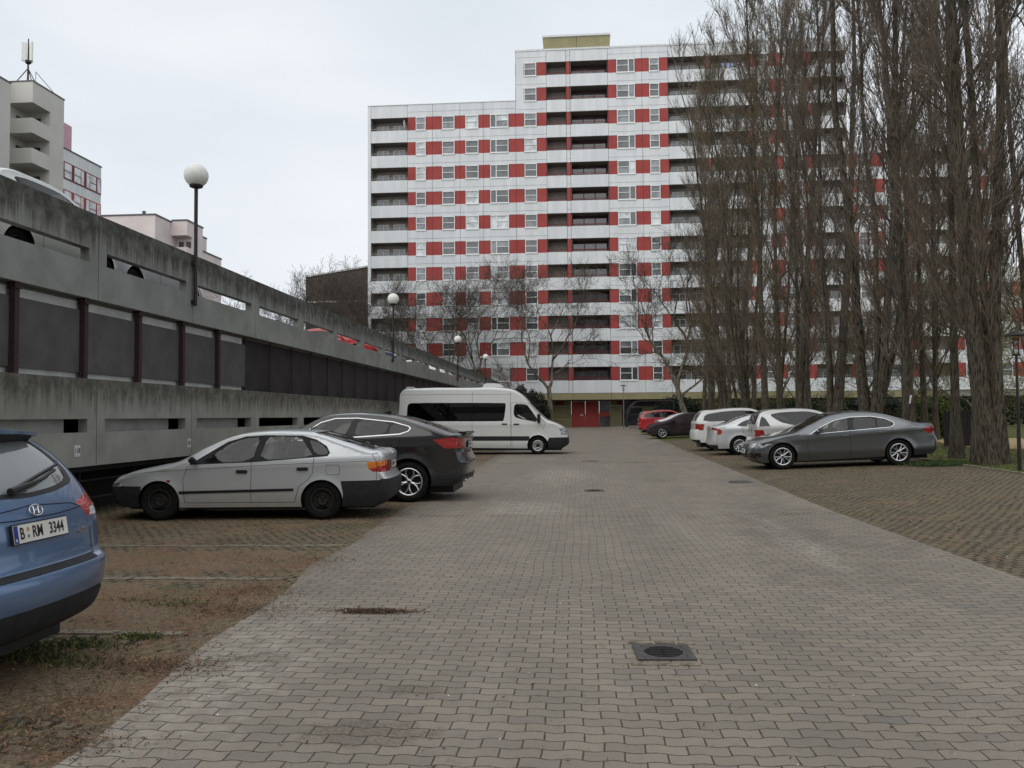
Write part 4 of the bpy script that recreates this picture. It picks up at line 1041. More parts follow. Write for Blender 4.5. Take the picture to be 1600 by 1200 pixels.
class Car:
    def __init__(s, sp):
        s.sp = sp; s.W = sp['W']; s.ds = sp.get('ds', .05)
        pr = sp['prof']; s.n = len(pr)
        s.C = np.array([(p[0], p[1]) for p in pr], float); s.E = s.C+np.array([(p[2], p[3]) for p in pr], float)
        s.pw = sp.get('pow', 4.)
        us = np.linspace(0, s.n-1, (s.n-1)*24+1); cc = s.ev(s.C, us); L = np.concatenate([[0], np.cumsum(np.linalg.norm(np.diff(cc, axis=0), axis=1))])
        s.us, s.L = us, L
        s.out = {}
    def ev(s, A, u):
        u = np.asarray(u, float); i = np.clip(np.floor(u).astype(int), 0, s.n-2); t = (u-i)[:, None]
        h = np.linalg.norm(np.diff(s.C, axis=0), axis=1)+1e-6
        m = np.zeros_like(A); d = np.diff(A, axis=0)/h[:, None]
        m[0] = d[0]; m[-1] = d[-1]; m[1:-1] = (d[:-1]*h[1:, None]+d[1:]*h[:-1, None])/(h[1:]+h[:-1])[:, None]
        p0, p1 = A[i], A[i+1]; m0, m1 = m[i]*h[i][:, None], m[i+1]*h[i][:, None]
        t2, t3 = t*t, t*t*t
        return (2*t3-3*t2+1)*p0+(t3-2*t2+t)*m0+(-2*t3+3*t2)*p1+(t3-t2)*m1
    def S(s, u): return np.interp(u, s.us, s.L)
    def U(s, S): return np.interp(S, s.L, s.us)
    def Y(s, x, z):
        sp = s.sp; x = np.asarray(x, float); z = np.asarray(z, float)
        kr = np.clip((sp['xr0']-x)/(sp['xr0']-sp['xr']), 0, 1.2); kf = np.clip((x-sp['xf0'])/(sp['xf']-sp['xf0']), 0, 1.2)
        y = s.W*(1-sp['tr']*kr**2.3-sp['tf']*kf**2.3)
        y = y-s.W*.10*np.clip((.52-z)/.4, 0, 1)**2
        zb = sp['belt'][0]+(sp['belt'][1]-sp['belt'][0])*x/3
        t = z-zb; y = y-sp['th']*(np.sqrt(np.maximum(t, 0)**2+.0016)-.04)-sp.get('shoulder', .018)/(1+np.exp(-np.clip(t/.018, -30, 30)))
        for (z0, sl, amp, w) in sp.get('crease', []): y = y+amp*np.exp(-np.abs((z-z0-sl*x)/w)**1.3)
        for xc in (0, sp['wb']):
            r = np.sqrt((x-xc)**2+(z-sp['wz'])**2); y = y+sp.get('flare', .012)*np.exp(-np.clip((r-sp['ra'])/.05, 0, 20)**1.5)*(z < sp['wz']+sp['ra']+.2)
        return y
    def Pside(s, x, z, sg=1, off=0.):
        x = np.asarray(x, float); z = np.asarray(z, float); y = s.Y(x, z)
        return np.stack([x, sg*(y+off), z], -1)
    def Pstrip(s, u, y, off=0.):
        """y in metres"""
        u = np.asarray(u, float); y = np.asarray(y, float); E = s.ev(s.E, u); Ye = s.Y(E[:, 0], E[:, 1]); return s.Pq(u, np.clip(y/Ye, -1, 1), off)
    def Pq(s, u, q, off=0.):
        u = np.asarray(u, float); q = np.asarray(q, float); C = s.ev(s.C, u); E = s.ev(s.E, u); Ye = s.Y(E[:, 0], E[:, 1])
        a = np.clip(np.abs(q), 0, 1); cr = s.sp.get('crown', .16)
        d = cr*a**2+(1-cr)*(1-(1-a**s.pw)**(1/s.pw))
        P = C+(E-C)*d[:, None]
        if np.any(off):
            e = .02; t = s.ev(s.C, np.clip(u+e, 0, s.n-1))-s.ev(s.C, np.clip(u-e, 0, s.n-1)); nn = np.stack([-t[:, 1], t[:, 0]], -1); nn /= np.linalg.norm(nn, axis=1, keepdims=True)+1e-9
            P = P+nn*off
        return np.stack([P[:, 0], q*Ye, P[:, 1]], -1)
    def emit(s, key, V, F):
        s.out.setdefault(key, []).append((V, F))
    def build_body(s):
        sp = s.sp; ds = s.ds
        M = int(s.L[-1]/(ds*.8)); Ss = np.linspace(0, s.L[-1], M+1); uu = s.U(Ss); E = s.ev(s.E, uu); s.Ss = Ss
        # ---- side
        outer = [tuple(p) for p in E]; zb = sp.get('sill', .22)
        bot = dens([outer[-1], outer[0]], ds, False)[1:-1]
        loops = [(outer+bot, True)]
        arch = []
        for xc in (0, sp['wb']):
            arch.append([(xc+sp['ra']*math.cos(t), sp['wz']+sp['ra']*math.sin(t)*1.0) for t in np.linspace(0, 2*PI, 49)[:-1]])
        feats = [(i, n_, m_, p_, dens(poly, ds*.7)) for (i, n_, m_, p_, poly) in sp.get('side', [])]
        loops += [(a, True) for a in arch]+[(f[4], True) for f in feats]
        xs = np.arange(E[:, 0].min(), E[:, 0].max(), ds); zs = np.arange(.1, E[:, 1].max(), ds*.8)
        g = np.array([(x+(ds/2 if j % 2 else 0), z) for j, z in enumerate(zs) for x in xs]); g = g[pip(g[:, 0], g[:, 1], outer+bot)]
        g = near_mask(g, loops, ds*.38)
        v, t = cdt(loops, [tuple(p) for p in g])
        c = v[t].mean(1); ins = pip(c[:, 0], c[:, 1], outer+bot)
        for a in arch: ins &= ~pip(c[:, 0], c[:, 1], a)
        left = ins.copy()
        for (i, n_, m_, p_, poly) in feats+[('body', 'body', sp['paint'], None, None)]:
            sel = left if poly is None else left & pip(c[:, 0], c[:, 1], poly)
            left = left & ~sel
            if not sel.any(): continue
            tt = t[sel]; un, inv = np.unique(tt, return_inverse=True); f = inv.reshape(-1, 3)
            off = -.006 if 'glass' in m_ else 0.
            for sg in (1, -1):
                V = s.Pside(v[un, 0], v[un, 1], sg, off); s.emit((i, n_, m_, p_, sg if i != 'body' else 0), V, f if sg < 0 else f[:, ::-1])
        # ---- wrap
        qs = [0, .12, .24, .36, .48, .6, .7, .79, .86, .91, .945, .968, .983, .992, .998, 1.0]; qs = [-q for q in qs[:0:-1]]+qs
        W0 = s.W
        bd = [(0, q*W0) for q in qs]+[(S_, W0) for S_ in Ss[1:-1]]+[(s.L[-1], q*W0) for q in qs[::-1]]+[(S_, -W0) for S_ in Ss[-2:0:-1]]
        loops = [(bd, True)]; feats = []
        def conv(poly):
            p = np.array(dens(poly, .06 if True else 0)); p = np.array(dens([(s.S(a), b) for a, b in p], ds*.8)); u = s.U(p[:, 0]); Eu = s.ev(s.E, u); Ye = s.Y(Eu[:, 0], Eu[:, 1])
            return [(a, max(-1, min(1, b/ye))*W0) for (a, b), ye in zip(p, Ye)]
        for (i, n_, m_, p_, mir, poly) in sp.get('strip', []):
            feats.append((i, n_, m_, p_, 1 if mir else 0, conv(poly)))
            if mir: feats.append((i, n_, m_, p_, -1, conv([(a, -b) for a, b in poly])))
        loops += [(f[5], True) for f in feats]
        g = np.array([(S_, q*W0) for S_ in Ss[1:-1] for q in qs[1:-1]]); g = near_mask(g, loops[1:], ds*.25) if len(loops) > 1 else g
        v, t = cdt(loops, [tuple(p) for p in g]); c = v[t].mean(1)
        left = np.ones(len(t), bool)
        for (i, n_, m_, p_, sg, poly) in feats+[('body', 'body', sp['paint'], None, 0, None)]:
            sel = left if poly is None else left & pip(c[:, 0], c[:, 1], poly)
            left = left & ~sel
            if not sel.any(): continue
            tt = t[sel]; un, inv = np.unique(tt, return_inverse=True); f = inv.reshape(-1, 3)
            off = -.005 if 'glass' in m_ else 0.
            s.emit((i, n_, m_, p_, sg), s.Pq(s.U(v[un, 0]), v[un, 1]/W0, off), f)
    def finish(s, root):
        objs = {}
        order = sorted(s.out.items(), key=lambda kv: 0 if kv[0][3] is None else 1)
        for (i, n_, m_, p_, sg), lst in order:
            V = []; F = []; b = 0
            for v, f in lst: V.append(v); F.append(f+b); b += len(v)
            V = np.concatenate(V); F = np.concatenate(F)
            mt = PAINT.get(m_) or MT[m_]
            me = npmesh(n_, V, F, mt, smooth=True)
            bm = bmesh.new(); bm.from_mesh(me); bmesh.ops.remove_doubles(bm, verts=bm.verts, dist=.0012)
            bm.to_mesh(me); bm.free()
            par = root if p_ is None else objs.get((p_, sg), objs.get((p_, 0), root))
            objs[(i, sg)] = link(n_, me, par)
        s.objs = objs; s.root = root; return objs
    def rib_side(s, pts, w, sg=1, off=.0015, n=.03):
        """seam or moulding along points (x,z)"""
        p = np.array(dens(pts, n, False)); t = np.gradient(p, axis=0); t /= np.linalg.norm(t, axis=1, keepdims=True)+1e-9; nn = np.stack([-t[:, 1], t[:, 0]], -1)
        A = p-nn*w/2; B = p+nn*w/2; V = np.concatenate([s.Pside(A[:, 0], A[:, 1], sg, off), s.Pside(B[:, 0], B[:, 1], sg, off)]); k = len(p)
        return V, np.array([(i, i+1, k+i+1, k+i) for i in range(k-1)])
    def rib_strip(s, pts, w, off=.0015, n=.05):
        """pts (u, y)"""
        p0 = np.array(dens([(s.S(a), b) for a, b in pts], n, False)); t = np.gradient(p0, axis=0); t /= np.linalg.norm(t, axis=1, keepdims=True)+1e-9; nn = np.stack([-t[:, 1], t[:, 0]], -1)
        A = p0-nn*w/2; B = p0+nn*w/2; V = np.concatenate([s.Pstrip(s.U(A[:, 0]), A[:, 1], off), s.Pstrip(s.U(B[:, 0]), B[:, 1], off)]); k = len(p0)
        return V, np.array([(i, i+1, k+i+1, k+i) for i in range(k-1)])
def solid(lst, name, mat, parent, smooth=False):
    V = []; F = []; b = 0
    for v, f in lst: V.append(v); F.append(f+b); b += len(v)
    return link(name, npmesh(name, np.concatenate(V), np.concatenate(F), mat, smooth), parent)

def tyre_mesh(r, rr, w):
    b = MB(); h = w/2
    prof = [(rr-.005, -h*.75), (rr+.01, -h*.9), (rr+(r-rr)*.5, -h), (r-.025, -h*.93), (r-.006, -h*.78), (r, -h*.55), (r, 0), (r, h*.55), (r-.006, h*.78), (r-.025, h*.93), (rr+(r-rr)*.5, h), (rr+.01, h*.9), (rr-.005, h*.75)]
    b.lathe(prof, axis='Y', n=48); 
    return b.mesh('tyre', MT['rubber'], smooth='all')
def rim_mesh(rr, w, style, mats=None):
    """outer face towards -Y"""
    b = MB(); h = w/2
    A = MT['alloy'] if style != 'steel' else MT['steel_rim']
    b.lathe([(rr, -h*.86), (rr-.012, -h*.9), (rr-.028, -h*.84), (rr-.04, -h*.3), (rr-.05, h*.5), (rr, h*.6)], axis='Y', n=48)
    b.lathe([(0, -h*.02), (rr*.8, -h*.02), (rr*.8, .02), (0, .02)], axis='Y', n=24, m=1)      # brake disc
    def spoke(a, w0, w1, r0, r1, y0, y1, th=.02, da=0.):
        ca, sa = math.cos(a), math.sin(a); c2, s2 = math.cos(a+da), math.sin(a+da)
        def P(r, t, y, c, s_): return (r*c-t*s_, y, r*s_+t*c)
        V = []
        for (r_, w_, y_, c, s_) in ((r0, w0, y0, ca, sa), ((r0+r1)/2, (w0+w1)/2*.9, y0*.55+y1*.45, math.cos(a+da*.4), math.sin(a+da*.4)), (r1, w1, y1, c2, s2)):
            V += [P(r_, -w_/2, y_+.008, c, s_), P(r_, 0, y_-.004, c, s_), P(r_, w_/2, y_+.008, c, s_), P(r_, w_/2, y_+th, c, s_), P(r_, -w_/2, y_+th, c, s_)]
        F = []
        for k in range(2):
            for j in range(5): F.append((k*5+j, k*5+(j+1) % 5, (k+1)*5+(j+1) % 5, (k+1)*5+j))
        F += [(0, 1, 2, 3, 4), (14, 13, 12, 11, 10)]; b.add(V, F, 0)
    if style == 'steel':
        b.lathe([(0, -h*.35), (rr*.3, -h*.38), (rr*.42, -h*.5), (rr*.55, -h*.25), (rr*.78, -h*.3), (rr*.9, -h*.1)], axis='Y', n=40)
        for i in range(12):
            a = i*PI/6; b.lathe([(0, -h*.29), (.016, -h*.29), (.018, -h*.2)], (rr*.67*math.cos(a), 0, rr*.67*math.sin(a)), 'Y', 8, 1)
        for i in range(4):
            a = i*PI/2+.5; b.lathe([(.0, -h*.5), (.008, -h*.49), (.009, -h*.35)], (rr*.25*math.cos(a), 0, rr*.25*math.sin(a)), 'Y', 6, 2)
        b.lathe([(0, -h*.52), (.022, -h*.5), (.026, -h*.36)], axis='Y', n=14)
    elif style == 'van':
        b.lathe([(0, -h*.2), (rr*.35, -h*.2), (rr*.4, -h*.35), (rr*.50, -h*.42), (rr*.62, -h*.38), (rr*.66, -h*.2), (rr*.86, -h*.25), (rr*.95, -h*.5)], axis='Y', n=40)
        b.lathe([(0, -h*.46), (rr*.28, -h*.45), (rr*.33, -h*.25)], axis='Y', n=20, m=1)
    else:
        yh, yr = -h*.62, -h*.82
        if style == 'five_y':       # five Y-shaped twin spokes
            for i in range(5):
                a = PI/2+i*2*PI/5
                spoke(a, .05, .045, .03, rr*.42, yh, yh-.004)
                for sgn in (-1, 1): spoke(a+sgn*.02, .030, .034, rr*.36, rr*.97, yh, yr, da=sgn*.36)
        elif style == 'ten':
            for i in range(5):
                a = PI/2+i*2*PI/5
                for sgn in (-1, 1): spoke(a+sgn*.17, .028, .030, .04, rr*.97, yh, yr, da=sgn*.10)
        elif style == 'five':
            for i in range(5): spoke(PI/2+i*2*PI/5, .075, .05, .03, rr*.97, yh, yr)
        else:                        # many
            for i in range(12): spoke(PI/2+i*PI/6, .030, .034, .04, rr*.97, yh, yr)
        b.lathe([(0, yh-.012), (.03, yh-.012), (.045, yh-.004), (.06, yh+.02)], axis='Y', n=20)
        b.lathe([(0, yh-.0135), (.026, yh-.0125)], axis='Y', n=20, m=3)
    return b.mesh('rim', [A, MT['brake'], MT['chrome'], MT['black']], smooth=30)
WCACHE = {}
def wheels(car, root, style, r, rr, w, only=None):
    sp = car.sp; key = (style, r, rr, w)
    if key not in WCACHE: WCACHE[key] = (tyre_mesh(r, rr, w), rim_mesh(rr, w, style))
    tm_, rm_ = WCACHE[key]
    for xc in (0, sp['wb']):
        for sg in (-1, 1):
            yc = (float(car.Y(xc, sp['wz']+.05))-w/2-.03)
            wo = link('wheel', tm_, root, (xc, sg*yc, r)); ro = link('rim', rm_, wo)
            if sg > 0: wo.rotation_euler = (0, 0, PI)
            wo.rotation_euler.rotate_axis('Y', (xc*3+sg)*.7)
def liner(car, root):
    sp = car.sp; b = MB()
    for xc in (0, sp['wb']):
        for sg in (-1, 1):
            n = 28; V = []; ra = sp['ra']
            for j, (yy, k) in enumerate(((0, 1.0), (.30, 1.0), (.30, .0))):
                for i in range(n):
                    t = 2*PI*i/n; x = xc+ra*k*math.cos(t); z = sp['wz']+ra*k*math.sin(t)
                    z = max(z, .2); y = float(car.Y(x, z))-.002 if j == 0 else car.W-.30
                    V.append((x, sg*y, z))
            F = [(j*n+i, j*n+(i+1) % n, (j+1)*n+(i+1) % n, (j+1)*n+i) for j in range(2) for i in range(n)]
            b.add(V, F)
    x0, x1 = sp['xr']+.18, sp['xf']-.2; w_ = car.W-.14
    b.box(x0+.1, -w_+.2, .15, x1-.1, w_-.2, .30)
    b.box(.40, -w_-.02, .16, sp['wb']-.40, w_+.02, .27)
    return b.build('underbody', MT['black'], root)
def cabin(car, root, x0, x1, zf, light='seat', rear=True):
    """seats, dash and wheel for a cabin between x0 (rear bench) and x1 (dash)"""
    W_ = car.W; m = MT[light]
    b = MB(); b.box(x0-.6, -W_+.12, zf-.3, x1+.1, W_-.12, zf-.02); b.box(x1, -W_+.14, zf-.1, x1+.35, W_-.14, zf+.40); b.build('dashboard', MT['interior'], root, bev=.02)
    xs = x0+(x1-x0)*.47
    for sg in (-1, 1):
        b = MB(); b.box(xs-.1, sg*.36-.24, zf, xs+.42, sg*.36+.24, zf+.14)
        b.add([(xs-.06, sg*.36-.24, zf+.05), (xs+.10, sg*.36-.24, zf+.05), (xs-.14, sg*.36-.20, zf+.66), (xs-.24, sg*.36-.20, zf+.64), (xs-.06, sg*.36+.24, zf+.05), (xs+.10, sg*.36+.24, zf+.05), (xs-.14, sg*.36+.20, zf+.66), (xs-.24, sg*.36+.20, zf+.64)],
              [(0, 1, 2, 3), (7, 6, 5, 4), (0, 4, 5, 1), (1, 5, 6, 2), (2, 6, 7, 3), (3, 7, 4, 0)])
        b.box(xs-.25, sg*.36-.12, zf+.69, xs-.16, sg*.36+.12, zf+.86)
        b.build('seat', m, root, bev=.025)
    if rear:
        b = MB(); b.box(x0, -.62, zf, x0+.5, .62, zf+.14); b.box(x0-.1, -.62, zf+.05, x0+.08, .62, zf+.58)
        for sg in (-1, 1): b.box(x0-.1, sg*.4-.12, zf+.6, x0-.02, sg*.4+.12, zf+.74)
        b.build('rear_bench', m, root, bev=.025)
    b = MB(); n = 24; c = Vector((x1-.12, .36, zf+.42)); V = []
    tilt = R(25)
    pts = [c+Vector((-math.sin(tilt)*.18*math.sin(2*PI*i/n), .18*math.cos(2*PI*i/n), .18*math.cos(tilt)*math.sin(2*PI*i/n))) for i in range(n+1)]
    b.path(pts, .014, 5); b.tube(c, c+Vector((.2, 0, -.06)), .03, n=6); b.tube(c+Vector((0, -.17, 0)), c+Vector((0, .17, 0)), .014, n=5)
    b.build('steering_wheel', MT['interior'], root)
def mirror(car, root, x, z, sgs=(1, -1), mat=None, size=(.10, .20, .13)):
    for sg in sgs:
        y = float(car.Y(x, z)); b = MB()
        b.box(-size[0]/2, 0, -size[2]/2, size[0]/2, size[1], size[2]/2)
        me = b.mesh('mirror', PAINT.get(mat) or MT[mat or 'black'], bev=.028, smooth=True); o = link('mirror', me, root, (x+.02, sg*(y+.05) if sg > 0 else -(y+.05+size[1]), z+.04))
        b = MB(); b.tube((x-.0, sg*(y-.01), z-.02), (x+.02, sg*(y+.09), z+.02), .022, n=6); b.build('mirror_arm', MT['black'], o).location = (-o.location[0], -o.location[1], -o.location[2])
def handle(car, door_ids, specs, mat, w=.17, h=.035):
    for did, x, z in specs:
        for sg in (1, -1):
            par = car.objs.get((did, sg), car.root); V = []
            b = MB(); y = float(car.Y(x, z)); 
            y0, y1 = sorted((sg*(y-.004), sg*(y+.028))); b.box(x-w/2, y0, z-h/2, x+w/2, y1, z+h/2)
            b.build('handle', PAINT.get(mat) or MT[mat], par, bev=.010)
def seams(car, side=(), strip=(), w=.007, root=None, mat='gap', name='panel_gap', sgs=(1, -1), off=.0015):
    lst = []
    for p in side:
        for sg in sgs: lst.append(car.rib_side(p, w, sg, off))
    for p in strip: lst.append(car.rib_strip(p, w, off))
    return solid(lst, name, PAINT.get(mat) or MT[mat], root or car.root)
def plate(car, u, y, root, w=.52, h=.11, off=.012, tilt=None, text=None):
    """a number plate laid on the wrap at u"""
    c = car.Pstrip([u-.0, u], [y, y], off)[0]; a = car.Pstrip([u-.15], [y], off)[0]; d = car.Pstrip([u+.15], [y], off)[0]
    up = Vector(d-a).normalized()
    if up.z < 0: up = -up
    lat = Vector(car.Pstrip([u], [y+.1], off)[0]-car.Pstrip([u], [y-.1], off)[0]).normalized()
    rear = c[0] < car.sp['wb']/2
    right = -lat if rear else lat           # reading direction: towards the reader's right
    n = right.cross(up).normalized()
    m = Matrix((right, up, n)).transposed().to_4x4(); m.translation = Vector(c)
    e = MB(); e.box(-w/2-.008, -h/2-.008, -.012, w/2+.008, h/2+.008, -.002); o = e.build('number_plate', MT['black'], root); o.matrix_local = m
    e = MB(); e.box(-w/2, -h/2, -.001, w/2, h/2, .002); f = e.build('plate_face', MT['plate'], o)
    e = MB(); e.box(-w/2+.002, -h/2+.002, .0022, -w/2+.040, h/2-.002, .0032); e.build('blue_band', MT['plate_blue'], o)
    if text:
        for tx, xx, sz in text:
            t = link('lettering', text_mesh(tx, sz, MT['ink'], ext=.0006, bold=.0018, sx=.74), o); t.location = (xx, -.002, .0035)
    else:
        e = MB(); xx = -.19
        for k_, wd in enumerate((.035, .0, .035, .04, .02, .032, .032, .032, .032)):
            if wd: e.box(xx, -.035, .0022, xx+wd*.8, .035, .003)
            xx += wd+.012
        e.build('lettering', MT['ink'], o)
    return o
def place(root, x, y, head, wb, z=None):
    """rear axle at (x, y), nose towards head (radians)"""
    zr = gz(x, y) if z is None else z; xf, yf = x+wb*math.cos(head), y+wb*math.sin(head); zf = gz(xf, yf) if z is None else z
    root.location = (x, y, zr); pitch = -math.atan2(zf-zr, wb); root.rotation_euler = (0, pitch, head)
# ---------- 1: silver liftback with black bumpers
def silver_liftback():
    T = smooth_poly
    gF = T([(1.93, .90), (1.67, 1.07), (1.47, 1.21), (1.24, 1.285), (1.0, 1.31), (1.10, .925)], 1)
    gR = T([(1.00, .94), (.89, 1.30), (.71, 1.315), (.36, 1.30), (.26, 1.17), (.13, .99)], 1)
    gQ = T([(.22, 1.25), (.10, 1.03), (-.07, 1.02), (-.10, 1.07), (-.02, 1.16), (.10, 1.235)], 1)
    trim = [(2.10, .875), (1.77, 1.08), (1.52, 1.235), (1.24, 1.315), (.92, 1.335), (.33, 1.325), (.10, 1.26), (-.07, 1.155), (-.13, 1.05), (-.09, .995), (1.08, .91)]
    dF = [(2.17, .27), (2.19, .64), (2.12, .84), (1.10, .92), (1.12, .27)]; dR = [(1.10, .92), (.12, .99), (.14, .73), (.36, .52), (.43, .27), (1.12, .27)]
    bumpR = [(-1.5, .61), (-.30, .60), (-.34, .40), (-.30, .1), (-1.5, .1)]; bumpF = [(2.86, .54), (3.9, .55), (3.9, .0), (2.86, .0)]
    sill = [(.30, .275), (2.3, .27), (2.3, .10), (.30, .10)]
    sp = dict(W=.848, wb=2.58, wz=.30, ra=.33, xr=-1.07, xf=3.46, xr0=-.1, xf0=2.6, tr=.13, tf=.20, belt=(.96, .87), th=.36, paint='silver', ds=.042, flare=.010,
        crease=[(.86, -.022, .006, .02)],
        prof=[(-.90, .20, .12, 0), (-1.07, .34, .17, 0), (-1.10, .50, .18, 0), (-1.09, .62, .17, 0), (-1.03, .69, .14, 0), (-1.00, .90, .12, 0), (-1.00, 1.02, .10, -.02), (-.90, 1.085, .04, -.04), (-.80, 1.095, .0, -.07), (-.40, 1.22, .0, -.09),
              (.12, 1.375, .0, -.07), (.55, 1.41, 0, -.07), (1.0, 1.41, 0, -.07), (1.38, 1.365, 0, -.07), (1.88, 1.175, -.05, -.07), (2.40, .925, -.16, -.07), (2.75, .85, -.06, -.09), (3.15, .76, -.10, -.10), (3.38, .66, -.20, -.06), (3.46, .54, -.26, 0), (3.45, .36, -.24, 0), (3.28, .20, -.18, 0)],
        side=[('gF', 'side_window', 'glass', 'dF', gF), ('gR', 'side_window', 'glass', 'dR', gR), ('gQ', 'quarter_window', 'glass', None, gQ), ('trim', 'window_frame', 'blackdull', None, trim),
              ('amb', 'tail_light', 'lens_amber', None, [(-.71, .90), (-1.2, .915), (-1.2, .82), (-.73, .80)]), ('tl', 'tail_light', 'lens_red', None, [(-.73, .80), (-1.2, .82), (-1.2, .745), (-.80, .745)]),
              ('hl', 'headlight', 'lens_head', None, [(3.20, .66), (3.5, .64), (3.5, .55), (3.16, .56)]),
              ('bR', 'rear_bumper', 'blackdull', None, bumpR), ('bF', 'front_bumper', 'blackdull', None, bumpF), ('sill', 'sill', 'silver', None, sill),
              ('dF', 'door', 'silver', None, dF), ('dR', 'door', 'silver', None, dR)],
        strip=[('wr', 'rear_window', 'glass_dk', None, False, [(8.15, -.55), (9.9, -.60), (9.98, -.55), (9.98, .55), (9.9, .60), (8.15, .55)]),
               ('wrf', 'rear_window_frame', 'black', None, False, [(8.02, -.60), (9.9, -.66), (10.1, -.6), (10.1, .6), (9.9, .66), (8.02, .60)]),
               ('ws', 'windscreen', 'glass', None, False, [(13.15, -.60), (14.9, -.68), (14.9, .68), (13.15, .60)]), ('wsf', 'windscreen_frame', 'black', None, False, [(13.02, -.63), (15.02, -.72), (15.02, .72), (13.02, .63)]),
               ('amb', 'tail_light', 'lens_amber', None, True, [(5.12, .52), (5.12, .90), (4.72, .90), (4.72, .52)]),
               ('tl', 'tail_light', 'lens_red', None, True, [(4.74, .30), (4.74, .90), (4.25, .90), (4.25, .30)]),
               ('tp', 'rear_panel', 'lens_red', None, True, [(5.12, .30), (5.12, .50), (4.74, .50), (4.74, .30)]),
               ('bR', 'rear_bumper', 'blackdull', None, False, [(0, -.9), (0, .9), (3.15, .9), (3.15, -.9)]), ('bF', 'front_bumper', 'blackdull', None, False, [(19.0, -.9), (21, -.9), (21, .9), (19.0, .9)]),
               ('gr', 'grille', 'black', None, False, [(18.35, -.4), (18.9, -.4), (18.9, .4), (18.35, .4)]), ('hl', 'headlight', 'lens_head', None, True, [(18.2, .46), (18.95, .46), (18.95, .85), (18.2, .85)])])
    c = Car(sp); c.build_body(); root = tag(empty('parked_car'), 'silver liftback car with black bumpers and black steel wheels', 'car', 'cars parked along the deck')
    c.finish(root); wheels(c, root, 'steel', .305, .19, .18); liner(c, root); cabin(c, root, .25, 1.95, .55)
    seams(c, side=[[(1.11, .92), (1.12, .27)], [(2.12, .86), (2.19, .64), (2.17, .27)], [(.12, .99), (.14, .73), (.2, .64), (.36, .52), (.43, .27)], [(.43, .275), (2.17, .275)], [(-.79, 1.03), (-.86, .9), (-.86, .62)], [(-1.0, .61), (-.31, .60)]], strip=[[(7.3, -.6), (7.3, .6)], [(7.3, .6), (3.4, .62)], [(7.3, -.6), (3.4, -.62)]])
    seams(c, side=[[(2.25, .44), (.44, .475)]], w=.042, mat='black', name='side_moulding', off=.012)
    seams(c, side=[[(3.15, .70), (2.76, .765), (2.12, .80), (.9, .865), (-.75, .915)]], w=.005, name='hood_line')
    fl = [(-.07, .85), (-.08, .86), (-.27, .86), (-.285, .85), (-.285, .72), (-.27, .705), (-.09, .705), (-.075, .72), (-.07, .85)]
    seams(c, side=[fl], w=.005, sgs=(1,), name='fuel_flap')
    handle(c, 0, [('dF', 1.26, .765), ('dR', .30, .80)], 'black', .18, .05); mirror(c, root, 1.98, .91, size=(.08, .17, .11))
    b = MB(); P = lambda u, y, o=.02: Vector(c.Pstrip([u], [y], o)[0])
    b.path([P(8.3, -.05), P(8.85, .22), P(9.3, .40)], .010, 5); b.tube(P(8.6, .1, .035), P(9.55, .52, .03), .008, n=5); b.build('wiper', MT['black'], root)
    b = MB(); a = P(10.6, 0, 0); b.tube(a, a+Vector((-.02, 0, .04)), .012, .008, 6); b.tube(a+Vector((-.02, 0, .04)), a+Vector((-.1, 0, .06)), .004, n=5); b.build('antenna', MT['black'], root)
    plate(c, 4.72, 0, root, off=.015)
    b = MB(); q = c.Pside([2.42], [.62], 1, 0)[0]; b.box(q[0]-.03, q[1]-.003, q[2]-.018, q[0]+.03, q[1]+.006, q[2]+.018); b.build('side_repeater', MT['lens_dred'], root, bev=.004)
    b = MB(); b.lathe([(0, 0), (.018, .0), (.022, .01)], axis='X', n=12); o = b.build('emblem', MT['chrome'], root, loc=tuple(P(6.0, 0, .0))); o.rotation_euler = (0, 0, PI)
    place(root, -4.13, 13.74, PI+R(4.3)*1, 2.58); return c
